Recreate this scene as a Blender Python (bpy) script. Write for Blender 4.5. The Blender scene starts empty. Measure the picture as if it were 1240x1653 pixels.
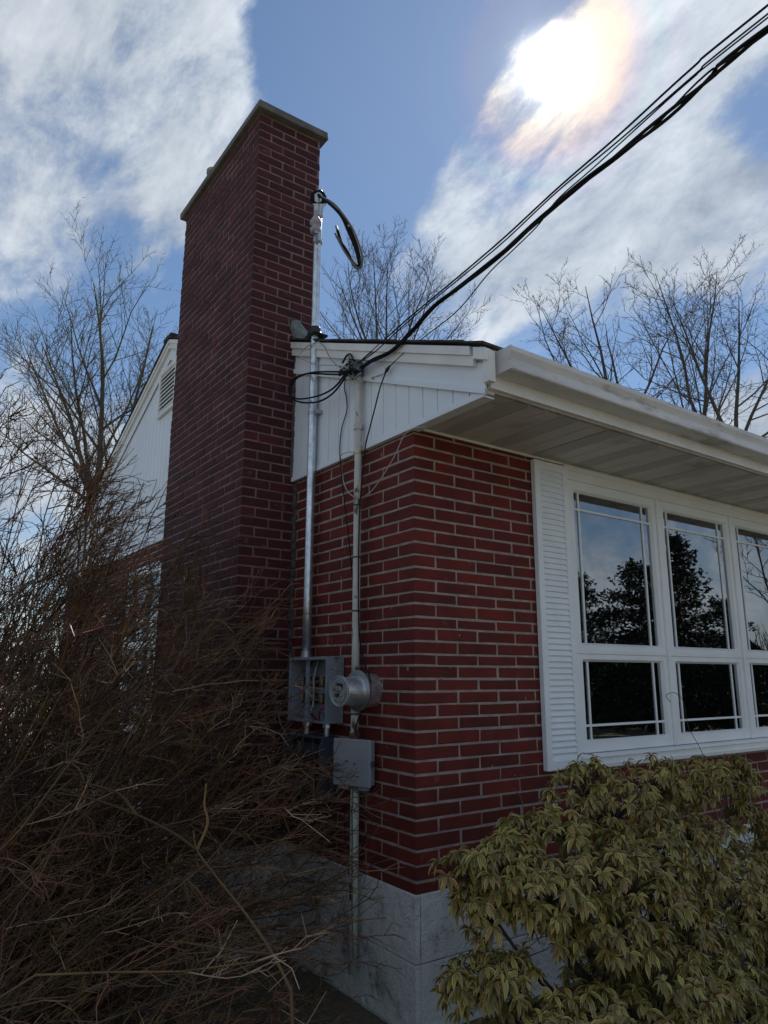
import bpy, math, random
import numpy as np
from mathutils import Vector, Matrix
R = math.radians
scene = bpy.context.scene
col = scene.collection
rng = random.Random(7)

# ------------------------------------------------------------------ camera
CAM = np.array([-2.33654, -3.02725, 1.68174])
YAW, PITCH, ROLL, FPX = R(35.1933), R(12.7149), R(0.2245), 1154.97
fw = np.array([math.sin(YAW)*math.cos(PITCH), math.cos(YAW)*math.cos(PITCH), math.sin(PITCH)])
rt0 = np.array([math.cos(YAW), -math.sin(YAW), 0.0]); up0 = np.cross(rt0, fw)
rt = rt0*math.cos(ROLL)+up0*math.sin(ROLL); up = -rt0*math.sin(ROLL)+up0*math.cos(ROLL)
cd = bpy.data.cameras.new('camera'); cam = bpy.data.objects.new('camera', cd); col.objects.link(cam)
cam.matrix_world = Matrix(((rt[0], up[0], -fw[0], CAM[0]), (rt[1], up[1], -fw[1], CAM[1]), (rt[2], up[2], -fw[2], CAM[2]), (0, 0, 0, 1)))
cd.sensor_fit = 'HORIZONTAL'; cd.sensor_width = 36; cd.lens = 36*FPX/1240
cd.clip_start = 0.05; cd.clip_end = 3000
scene.camera = cam

def ray(x, y):
    v = rt*(x-620)/FPX + up*(826.5-y)/FPX + fw
    return v/np.linalg.norm(v)
def at(x, y, ax, v):
    """the point where the line of sight through a pixel meets a real plane (axis ax = v)"""
    d = ray(x, y); t = (v-CAM[ax])/d[ax]; return tuple(CAM+t*d)
def far(x, y, D):
    d = ray(x, y); return tuple(CAM+d*D)

# ------------------------------------------------------------------ world, sun, exposure
SUN = ray(880, 108)
sun_el = math.asin(SUN[2]); sun_az = math.atan2(SUN[0], SUN[1])
w = bpy.data.worlds.new('World'); scene.world = w; w.use_nodes = True
nt = w.node_tree; nt.nodes.clear(); L = nt.links
def N(t, **k):
    n = nt.nodes.new(t)
    for a, b in k.items(): setattr(n, a, b)
    return n
def lk(a, b): L.new(a, b)
def mth(op, a, b=None, c=None, clamp=False):
    n = N('ShaderNodeMath', operation=op); n.use_clamp = clamp
    for i, v in enumerate((a, b, c)):
        if v is None: continue
        if isinstance(v, (int, float)): n.inputs[i].default_value = v
        else: lk(v, n.inputs[i])
    return n.outputs[0]
def mixc(f, a, b, blend='MIX'):
    n = N('ShaderNodeMix', data_type='RGBA', blend_type=blend)
    for i, v in ((0, f), (6, a), (7, b)):
        if isinstance(v, (int, float)): n.inputs[i].default_value = v
        elif isinstance(v, tuple): n.inputs[i].default_value = (*v, 1)
        else: lk(v, n.inputs[i])
    return n.outputs[2]
out = N('ShaderNodeOutputWorld'); bg = N('ShaderNodeBackground'); lk(bg.outputs[0], out.inputs[0])
sky = N('ShaderNodeTexSky', sky_type='NISHITA'); sky.sun_disc = False
sky.sun_elevation = sun_el; sky.sun_rotation = sun_az; sky.air_density = 1.0; sky.dust_density = 0.0; sky.ozone_density = 2.5
tc = N('ShaderNodeTexCoord'); nrm = N('ShaderNodeVectorMath', operation='NORMALIZE'); lk(tc.outputs['Generated'], nrm.inputs[0])
D = nrm.outputs[0]
def dotw(v):
    n = N('ShaderNodeVectorMath', operation='DOT_PRODUCT'); lk(D, n.inputs[0]); n.inputs[1].default_value = tuple(v); return n.outputs['Value']
def blob(v, rad, wgt):
    n = N('ShaderNodeMapRange', interpolation_type='SMOOTHSTEP'); lk(dotw(v), n.inputs[0])
    n.inputs[1].default_value = math.cos(R(rad)); n.inputs[2].default_value = 1.0
    n.inputs[3].default_value = 0; n.inputs[4].default_value = wgt
    return n.outputs[0]
# where the cloud banks stand in the sky (direction, angular radius, weight)
banks = [(100, 90, 15, .9), (-60, 230, 15, .75), (190, 270, 12, .8), (250, 60, 9, .6), (60, 370, 8, .3), (330, 130, 5, .35),
         (690, 405, 5.5, .95), (770, 330, 6, .9), (850, 270, 6.5, .8), (930, 200, 7, .7), (1010, 120, 7, .8), (1090, 50, 7, .8), (1180, 0, 7, .6), (800, 430, 6, .8), (900, 370, 6, .85), (1000, 290, 6, .75), (1060, 220, 6, .5), (720, 470, 4, .5),
         (1120, 360, 6, .6), (1200, 300, 5, .6), (1235, 400, 6, .5), (1080, 430, 8, .35), (640, 480, 5, .35), (720, 230, 4, .3), (960, 460, 5, .35), (800, 200, 4, .6), (860, 130, 4, .5),
         (1200, 185, 4, -.6), (1110, 290, 3, -.4), (600, 290, 8, -.7), (560, 430, 5, -.4), (500, 130, 8, -.5), (720, 120, 5, -.5), (620, 60, 8, -.4),
         (20, 760, 11, .85), (150, 800, 7, .5), (1235, 690, 6, .9), (300, 480, 7, -.3), (1000, 560, 9, -.2)]
cov = None
for px, py, rad, wg in banks:
    b = blob(ray(px, py), rad, wg); cov = b if cov is None else mth('ADD', cov, b)
cov = mth('MINIMUM', cov, .80)
# streaks run along one wind direction
ax1 = ray(1150, 60)-ray(700, 430); ax1 /= np.linalg.norm(ax1)
sc = N('ShaderNodeVectorMath', operation='SCALE'); cr = N('ShaderNodeCombineXYZ')
lk(D, sc.inputs[0]); sc.inputs['Scale'].default_value = 1.0
al = dotw(ax1)
sub = N('ShaderNodeVectorMath', operation='SCALE'); sub.inputs[0].default_value = tuple(ax1)
lk(mth('MULTIPLY', al, -0.50), sub.inputs['Scale'])
add = N('ShaderNodeVectorMath', operation='ADD'); lk(D, add.inputs[0]); lk(sub.outputs[0], add.inputs[1])
def noise(scale, detail, rough, dist, vec):
    n = N('ShaderNodeTexNoise'); n.inputs['Scale'].default_value = scale; n.inputs['Detail'].default_value = detail
    n.inputs['Roughness'].default_value = rough; n.inputs['Distortion'].default_value = dist; lk(vec, n.inputs['Vector']); return n.outputs['Fac']
n1 = noise(5.5, 10, .60, .1, add.outputs[0])
n2 = noise(14, 10, .66, .2, add.outputs[0])
n3 = noise(3.2, 4, .5, .2, D)
c0 = mth('ADD', cov, mth('MULTIPLY', mth('SUBTRACT', n1, .5), 3.9))
c0 = mth('ADD', c0, mth('MULTIPLY', mth('SUBTRACT', n2, .5), 1.9))
# unseen cloud cover behind the camera, raised to add white fill light
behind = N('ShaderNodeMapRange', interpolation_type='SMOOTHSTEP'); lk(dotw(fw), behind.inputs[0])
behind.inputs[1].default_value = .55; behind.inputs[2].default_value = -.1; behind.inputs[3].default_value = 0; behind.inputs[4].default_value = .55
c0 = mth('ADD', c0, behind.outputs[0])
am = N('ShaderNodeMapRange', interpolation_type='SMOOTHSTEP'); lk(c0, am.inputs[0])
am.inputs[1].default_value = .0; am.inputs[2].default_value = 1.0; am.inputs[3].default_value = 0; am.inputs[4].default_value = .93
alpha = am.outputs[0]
shade = N('ShaderNodeMapRange'); lk(mth('ADD', mth('MULTIPLY', n2, .55), mth('MULTIPLY', n3, .45)), shade.inputs[0])
shade.inputs[1].default_value = .36; shade.inputs[2].default_value = .64
cloudc = mixc(shade.outputs[0], (.20, .24, .30), (.54, .58, .62))
sd = dotw(SUN)
def lobe(rad, amt):
    n = N('ShaderNodeMapRange', interpolation_type='SMOOTHERSTEP'); lk(sd, n.inputs[0])
    n.inputs[1].default_value = math.cos(R(rad)); n.inputs[2].default_value = 1; n.inputs[3].default_value = 0; n.inputs[4].default_value = amt
    return n.outputs[0]
def power(e, amt): return mth('MULTIPLY', mth('POWER', mth('MAXIMUM', sd, 0.0), e), amt)
wide = power(22, .14); mid = mth('MULTIPLY', power(260, .16), mth('ADD', mth('MULTIPLY', alpha, .8), .2)); core = mth('MULTIPLY', power(4600, 3.2), mth('ADD', mth('MULTIPLY', n2, 1.6), .2))
halo = mth('MULTIPLY', mth('MULTIPLY', power(620, .65), mth('MAXIMUM', mth('SUBTRACT', mth('MULTIPLY', n2, 2.6), .8), 0.0)), mth('ADD', mth('MULTIPLY', alpha, .9), .15))
# Nishita, slightly greyed, then clouds, then the glow of the sun behind thin cloud
skyc = N('ShaderNodeVectorMath', operation='SCALE'); lk(sky.outputs[0], skyc.inputs[0]); skyc.inputs['Scale'].default_value = .072
SKY_OUT = mixc(.12, skyc.outputs[0], (.10, .22, .42))
cb = N('ShaderNodeVectorMath', operation='SCALE'); lk(cloudc, cb.inputs[0]); lk(mth('ADD', 1.0, mth('ADD', power(14, .16), wide)), cb.inputs['Scale'])
tint = mixc(mth('MULTIPLY', lobe(8.0, 1.5), shade.outputs[0], clamp=True), cb.outputs[0], (1.08, .82, .60), 'MULTIPLY')
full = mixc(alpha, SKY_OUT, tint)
thin = mth('ADD', mth('MULTIPLY', alpha, .85), .15)
# corona colours in the thin cloud round the sun
cr_ = N('ShaderNodeValToRGB'); lk(mth('MULTIPLY', mth('SUBTRACT', 1.0, sd), 1.0/(1-math.cos(R(9)))), cr_.inputs[0])
els = cr_.color_ramp.elements; els[0].position = 0; els[0].color = (1, 1, .95, 1); els[1].position = 1; els[1].color = (0, 0, 0, 1)
for ps, cc in ((.05, (.4, .34, .24)), (.16, (.34, .22, .08)), (.30, (.32, .14, .03)), (.42, (.12, .05, .08)), (.62, (.03, .07, .05)), (.8, (.05, .02, .04))):
    e = els.new(ps); e.color = (*cc, 1)
cor = N('ShaderNodeVectorMath', operation='SCALE'); lk(cr_.outputs[0], cor.inputs[0]); lk(mth('MULTIPLY', thin, .8), cor.inputs['Scale'])
gl = N('ShaderNodeVectorMath', operation='SCALE'); gl.inputs[0].default_value = (1, .97, .9); lk(mth('ADD', mth('ADD', core, halo), mth('ADD', mth('MULTIPLY', wide, .5), mth('MULTIPLY', mid, .5))), gl.inputs['Scale'])
s1 = N('ShaderNodeVectorMath', operation='ADD'); lk(full, s1.inputs[0]); lk(cor.outputs[0], s1.inputs[1])
s2 = N('ShaderNodeVectorMath', operation='ADD'); lk(s1.outputs[0], s2.inputs[0]); lk(gl.outputs[0], s2.inputs[1])
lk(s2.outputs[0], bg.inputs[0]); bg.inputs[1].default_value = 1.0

sl = bpy.data.lights.new('sun', 'SUN'); so = bpy.data.objects.new('sun', sl); col.objects.link(so)
sl.energy = 4.5; sl.angle = R(.6); sl.color = (1, .95, .87)
so.rotation_euler = Vector(tuple(SUN)).to_track_quat('Z', 'Y').to_euler(); so.location = (6, 6, 20)
scene.view_settings.view_transform = 'Standard'; scene.view_settings.look = 'None'
scene.view_settings.gamma = 1; scene.view_settings.exposure = 0.46
scene.render.engine = 'CYCLES'
scene.cycles.max_bounces = 8; scene.cycles.transparent_max_bounces = 12

# ------------------------------------------------------------------ materials
M = {}
def mat(name, c1, c2=None, scale=8, rough=.7, metal=0, bump=0, bscale=None, spec=.5, detail=6, lo=.35, hi=.65, trans=0, island=0, stretch=None, c3=None, c3scale=3, c3lo=.6, c3hi=.7):
    m = bpy.data.materials.new(name); m.use_nodes = True; t = m.node_tree; b = t.nodes['Principled BSDF']
    b.inputs['Roughness'].default_value = rough; b.inputs['Metallic'].default_value = metal; b.inputs['Specular IOR Level'].default_value = spec
    co = t.nodes.new('ShaderNodeTexCoord'); src = co.outputs['Object']
    if stretch:
        mp = t.nodes.new('ShaderNodeMapping'); mp.inputs['Scale'].default_value = stretch; t.links.new(src, mp.inputs[0]); src = mp.outputs[0]
    def nz(s, d=detail):
        n = t.nodes.new('ShaderNodeTexNoise'); n.inputs['Scale'].default_value = s; n.inputs['Detail'].default_value = d; n.inputs['Roughness'].default_value = .6
        t.links.new(src, n.inputs['Vector']); return n.outputs['Fac']
    def mx(f, a, bb):
        n = t.nodes.new('ShaderNodeMix'); n.data_type = 'RGBA'
        for i, v in ((0, f), (6, a), (7, bb)):
            if isinstance(v, tuple): n.inputs[i].default_value = (*v, 1)
            elif isinstance(v, (int, float)): n.inputs[i].default_value = v
            else: t.links.new(v, n.inputs[i])
        return n.outputs[2]
    def rng_(f, a, bb, o0=0, o1=1):
        n = t.nodes.new('ShaderNodeMapRange'); t.links.new(f, n.inputs[0]); n.inputs[1].default_value = a; n.inputs[2].default_value = bb
        n.inputs[3].default_value = o0; n.inputs[4].default_value = o1; return n.outputs[0]
    c = c1
    if c2: c = mx(rng_(nz(scale), lo, hi), c1, c2)
    if c3: c = mx(rng_(nz(c3scale, 8), c3lo, c3hi), c, c3)
    if island:
        g = t.nodes.new('ShaderNodeNewGeometry'); hv = t.nodes.new('ShaderNodeHueSaturation')
        if isinstance(c, tuple): hv.inputs['Color'].default_value = (*c, 1)
        else: t.links.new(c, hv.inputs['Color'])
        t.links.new(rng_(g.outputs['Random Per Island'], 0, 1, 1-island, 1+island), hv.inputs['Value'])
        c = hv.outputs[0]
    if isinstance(c, tuple): b.inputs['Base Color'].default_value = (*c, 1)
    else: t.links.new(c, b.inputs['Base Color'])
    if bump:
        bp = t.nodes.new('ShaderNodeBump'); bp.inputs['Distance'].default_value = bump; bp.inputs['Strength'].default_value = .8
        t.links.new(nz(bscale or scale*3, 8), bp.inputs['Height']); t.links.new(bp.outputs[0], b.inputs['Normal'])
    m['_c'] = 0
    M[name] = m
    return m
mat('brick', (.150, .0150, .0085), (.088, .0105, .007), 6, .85, bump=.003, bscale=60, island=.22, stretch=(1, 1, 1), c3=(.19, .07, .05), c3scale=11, c3lo=.64, c3hi=.8)
mat('chimney_brick', (.078, .013, .014), (.045, .010, .012), 5, .88, bump=.003, bscale=60, island=.30, c3=(.19, .09, .085), c3scale=9, c3lo=.62, c3hi=.8)
mat('mortar', (.38, .305, .27), (.24, .19, .17), 14, .95, bump=.004, bscale=90)
mat('chimney_mortar', (.25, .165, .165), (.15, .10, .10), 9, .95, bump=.004, bscale=90)
mat('caulk', (.13, .12, .115), (.05, .045, .045), 20, .8, bump=.006, bscale=40)
mat('white_vinyl', (.82, .86, .92), (.76, .80, .87), 1.6, .42, spec=.4, bump=.0006, bscale=6)
mat('white_metal', (.84, .84, .84), (.72, .71, .69), 4, .45, c3=(.30, .26, .21), c3scale=14, c3lo=.66, c3hi=.8)
mat('shutter_white', (.85, .88, .92), (.78, .81, .85), 5, .5, c3=(.4, .38, .33), c3scale=26, c3lo=.7, c3hi=.85)
mat('frame_white', (.86, .88, .90), (.78, .80, .82), 3, .4)
mat('gutter_metal', (.74, .72, .72), (.58, .56, .56), 4, .45, c3=(.20, .17, .14), c3scale=6, c3lo=.57, c3hi=.76, stretch=(.5, 1, 2))
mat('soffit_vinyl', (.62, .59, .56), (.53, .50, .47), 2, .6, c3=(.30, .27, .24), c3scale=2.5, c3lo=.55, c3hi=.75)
mat('concrete', (.18, .17, .155), (.10, .095, .09), 8, .9, bump=.006, bscale=40)
mat('galvanized', (.78, .83, .88), (.50, .55, .60), 30, .32, metal=.8, stretch=(1, 1, .6))
mat('old_pipe', (.62, .62, .58), (.48, .47, .43), 14, .55, c3=(.11, .06, .035), c3scale=16, c3lo=.57, c3hi=.62, stretch=(1, 1, .35))
mat('grey_enamel', (.27, .31, .36), (.22, .25, .30), 9, .45, c3=(.07, .07, .075), c3scale=20, c3lo=.62, c3hi=.74)
mat('dark_enamel', (.07, .09, .13), (.05, .065, .09), 9, .45)
mat('box_grey', (.30, .31, .34), (.25, .26, .29), 6, .5)
mat('black_rubber', (.018, .018, .02), None, rough=.5)
mat('black_cable', (.018, .018, .020), None, rough=.75, spec=.12)
mat('bare_wire', (.30, .30, .31), None, rough=.6, metal=.3)
mat('white_wire', (.46, .44, .41), None, rough=.5)
mat('green_wire', (.04, .18, .07), None, rough=.5)
mat('red_wire', (.35, .02, .02), None, rough=.5)
mat('brass', (.55, .40, .18), None, rough=.35, metal=.8)
mat('porcelain', (.40, .38, .44), None, rough=.6, spec=.2)
mat('cable_matte', (.016, .016, .018), None, rough=.9, spec=.08)
mat('cable_grey', (.16, .155, .15), None, rough=.9, spec=.1)
mat('steel', (.45, .46, .48), None, rough=.35, metal=.9)
mat('label_plate', (.42, .44, .46), (.10, .11, .13), 60, .5, lo=.45, hi=.55, stretch=(1, 1, 6))
mat('shingle', (.035, .033, .034), (.06, .056, .055), 30, .95, bump=.006, bscale=60, island=.3)
mat('flash_lead', (.20, .25, .25), (.10, .13, .13), 22, .6, bump=.02, bscale=18)
mat('terracotta', (.36, .33, .30), (.25, .22, .2), 10, .8)
mat('room_dark', (.06, .055, .05), None, rough=.9)
mat('curtain', (.80, .81, .83), (.62, .63, .65), 3, .9)
mat('bark', (.06, .052, .042), (.11, .10, .082), 7, .9, bump=.01, bscale=20, stretch=(1, 1, .3), c3=(.10, .12, .06), c3scale=2, c3lo=.55, c3hi=.7)
mat('dark_bark', (.050, .042, .036), (.085, .073, .062), 7, .9)
mat('twig_red', (.20, .078, .042), (.045, .026, .018), 3, .5, spec=.3, island=.45)
mat('twig_olive', (.17, .100, .038), (.045, .030, .016), 3, .5, spec=.3, island=.45)
mat('twig_highlight', (.42, .29, .17), (.30, .18, .10), 4, .5, island=.3)  # paler copy of the twig colour, painted in as sunlit highlights
mat('twig_tan', (.22, .17, .10), (.12, .085, .05), 10, .7, bump=.002, bscale=50)
mat('dead_leaf', (.05, .03, .02), (.09, .05, .03), 5, .8, island=.3)
mat('needle', (.016, .027, .014), (.009, .016, .008), 3, .8, island=.4)
mat('shrub_bark', (.09, .07, .05), (.05, .04, .03), 12, .9)
mat('sign_white', (.7, .7, .7), None)

def special(name): m = bpy.data.materials.new(name); m.use_nodes = True; M[name] = m; return m, m.node_tree, m.node_tree.nodes['Principled BSDF']
# perforated soffit: real holes are dark dots in the sheet
m, t, b = special('soffit_perforated')
co = t.nodes.new('ShaderNodeTexCoord'); mp = t.nodes.new('ShaderNodeMapping'); mp.inputs['Scale'].default_value = (95, 95, 1); t.links.new(co.outputs['Object'], mp.inputs[0])
fr = t.nodes.new('ShaderNodeVectorMath'); fr.operation = 'FRACTION'; t.links.new(mp.outputs[0], fr.inputs[0])
sb = t.nodes.new('ShaderNodeVectorMath'); sb.operation = 'SUBTRACT'; t.links.new(fr.outputs[0], sb.inputs[0]); sb.inputs[1].default_value = (.5, .5, 0)
ml = t.nodes.new('ShaderNodeVectorMath'); ml.operation = 'MULTIPLY'; t.links.new(sb.outputs[0], ml.inputs[0]); ml.inputs[1].default_value = (1, 1, 0)
ln = t.nodes.new('ShaderNodeVectorMath'); ln.operation = 'LENGTH'; t.links.new(ml.outputs[0], ln.inputs[0])
gt = t.nodes.new('ShaderNodeMath'); gt.operation = 'GREATER_THAN'; t.links.new(ln.outputs['Value'], gt.inputs[0]); gt.inputs[1].default_value = .27
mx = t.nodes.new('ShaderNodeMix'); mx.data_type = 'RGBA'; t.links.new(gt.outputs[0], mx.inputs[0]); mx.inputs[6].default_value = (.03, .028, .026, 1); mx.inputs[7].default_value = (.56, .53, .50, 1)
t.links.new(mx.outputs[2], b.inputs['Base Color']); b.inputs['Roughness'].default_value = .6
# painted, stained foundation with scored joints
m, t, b = special('foundation_paint')
co = t.nodes.new('ShaderNodeTexCoord')
def tn(s, d=8, r=.65, vec=None):
    n = t.nodes.new('ShaderNodeTexNoise'); n.inputs['Scale'].default_value = s; n.inputs['Detail'].default_value = d; n.inputs['Roughness'].default_value = r
    t.links.new(vec or co.outputs['Object'], n.inputs['Vector']); return n.outputs['Fac']
def tr(f, a, bb):
    n = t.nodes.new('ShaderNodeMapRange'); t.links.new(f, n.inputs[0]); n.inputs[1].default_value = a; n.inputs[2].default_value = bb; return n.outputs[0]
def tm(f, a, bb):
    n = t.nodes.new('ShaderNodeMix'); n.data_type = 'RGBA'
    for i, v in ((0, f), (6, a), (7, bb)):
        if isinstance(v, tuple): n.inputs[i].default_value = (*v, 1)
        else: t.links.new(v, n.inputs[i])
    return n.outputs[2]
c = tm(tr(tn(3.2), .38, .62), (.90, .90, .88), (.74, .76, .75))
c = tm(tr(tn(6, 11, .80), .55, .64), c, (.34, .35, .32))
c = tm(tr(tn(2.6, 11, .78), .57, .66), c, (.20, .22, .17))
c = tm(tr(tn(30, 8, .85), .58, .66), c, (.18, .18, .16))
c = tm(tr(tn(4.3, 9, .7), .64, .72), c, (.24, .13, .06))
t.links.new(c, b.inputs['Base Color']); b.inputs['Roughness'].default_value = .85
bp_ = t.nodes.new('ShaderNodeBump'); bp_.inputs['Distance'].default_value = .05; bp_.inputs['Strength'].default_value = .8; t.links.new(tn(22, 10, .7), bp_.inputs['Height']); t.links.new(bp_.outputs[0], b.inputs['Normal'])
# glass
m, t, b = special('window_glass')
t.nodes.remove(b); o = t.nodes['Material Output']
tp = t.nodes.new('ShaderNodeBsdfTransparent'); tp.inputs[0].default_value = (.80, .84, .84, 1)
gs = t.nodes.new('ShaderNodeBsdfGlossy'); gs.inputs['Roughness'].default_value = .012; gs.inputs[0].default_value = (.92, .96, 1, 1)
fz = t.nodes.new('ShaderNodeFresnel'); fz.inputs[0].default_value = 3.4
co = t.nodes.new('ShaderNodeTexCoord'); nn = t.nodes.new('ShaderNodeTexNoise'); nn.inputs['Scale'].default_value = 2.2; nn.inputs['Detail'].default_value = 1; t.links.new(co.outputs['Object'], nn.inputs[0])
bb = t.nodes.new('ShaderNodeBump'); bb.inputs['Distance'].default_value = .0012; bb.inputs['Strength'].default_value = .5; t.links.new(nn.outputs['Fac'], bb.inputs['Height']); t.links.new(bb.outputs[0], gs.inputs['Normal'])
ms = t.nodes.new('ShaderNodeMixShader'); t.links.new(fz.outputs[0], ms.inputs[0]); t.links.new(tp.outputs[0], ms.inputs[1]); t.links.new(gs.outputs[0], ms.inputs[2]); t.links.new(ms.outputs[0], o.inputs[0])
m, t, b = special('meter_glass')
b.inputs['Base Color'].default_value = (.8, .84, .86, 1); b.inputs['Roughness'].default_value = .05; b.inputs['Transmission Weight'].default_value = .75; b.inputs['IOR'].default_value = 1.3
# two-tone leaf: pale margin and midrib
m, t, b = special('shrub_leaf')
uv = t.nodes.new('ShaderNodeUVMap'); sx = t.nodes.new('ShaderNodeSeparateXYZ'); t.links.new(uv.outputs[0], sx.inputs[0])
a1 = t.nodes.new('ShaderNodeMath'); a1.operation = 'SUBTRACT'; t.links.new(sx.outputs[0], a1.inputs[0]); a1.inputs[1].default_value = .5
a2 = t.nodes.new('ShaderNodeMath'); a2.operation = 'ABSOLUTE'; t.links.new(a1.outputs[0], a2.inputs[0])
rp = t.nodes.new('ShaderNodeValToRGB'); t.links.new(a2.outputs[0], rp.inputs[0])
e = rp.color_ramp.elements; e[0].position = 0; e[0].color = (.44, .38, .15, 1); e[1].position = 1; e[1].color = (.52, .46, .22, 1)
for ps, cc in ((.05, (.27, .22, .036)), (.26, (.19, .16, .026)), (.40, (.48, .40, .13))):
    q = e.new(ps); q.color = (*cc, 1)
gm = t.nodes.new('ShaderNodeNewGeometry'); hv = t.nodes.new('ShaderNodeHueSaturation'); t.links.new(rp.outputs[0], hv.inputs['Color'])
def mr(s, o0, o1):
    n = t.nodes.new('ShaderNodeMapRange'); t.links.new(s, n.inputs[0]); n.inputs[3].default_value = o0; n.inputs[4].default_value = o1; return n.outputs[0]
t.links.new(mr(gm.outputs['Random Per Island'], .45, 1.5), hv.inputs['Value'])
wn = t.nodes.new('ShaderNodeTexWhiteNoise'); wn.noise_dimensions = '1D'; t.links.new(gm.outputs['Random Per Island'], wn.inputs['W'])
t.links.new(mr(wn.outputs['Value'], .455, .515), hv.inputs['Hue'])
t.links.new(hv.outputs[0], b.inputs['Base Color']); b.inputs['Roughness'].default_value = .34; b.inputs['Specular IOR Level'].default_value = .5
tl = t.nodes.new('ShaderNodeBsdfTranslucent'); t.links.new(hv.outputs[0], tl.inputs[0]); ms = t.nodes.new('ShaderNodeMixShader'); ms.inputs[0].default_value = .22
t.links.new(b.outputs[0], ms.inputs[1]); t.links.new(tl.outputs[0], ms.inputs[2]); t.links.new(ms.outputs[0], t.nodes['Material Output'].inputs[0])
# ground
m, t, b = special('lawn')
co = t.nodes.new('ShaderNodeTexCoord')
c = tm(tr(tn(.35, 6), .4, .6), (.22, .195, .13), (.15, .145, .085))
c = tm(tr(tn(18, 8, .8), .48, .66), c, (.33, .28, .20))
t.links.new(c, b.inputs['Base Color']); b.inputs['Roughness'].default_value = .95
bp_ = t.nodes.new('ShaderNodeBump'); bp_.inputs['Distance'].default_value = .05; t.links.new(tn(30, 10, .8), bp_.inputs['Height']); t.links.new(bp_.outputs[0], b.inputs['Normal'])

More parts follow.
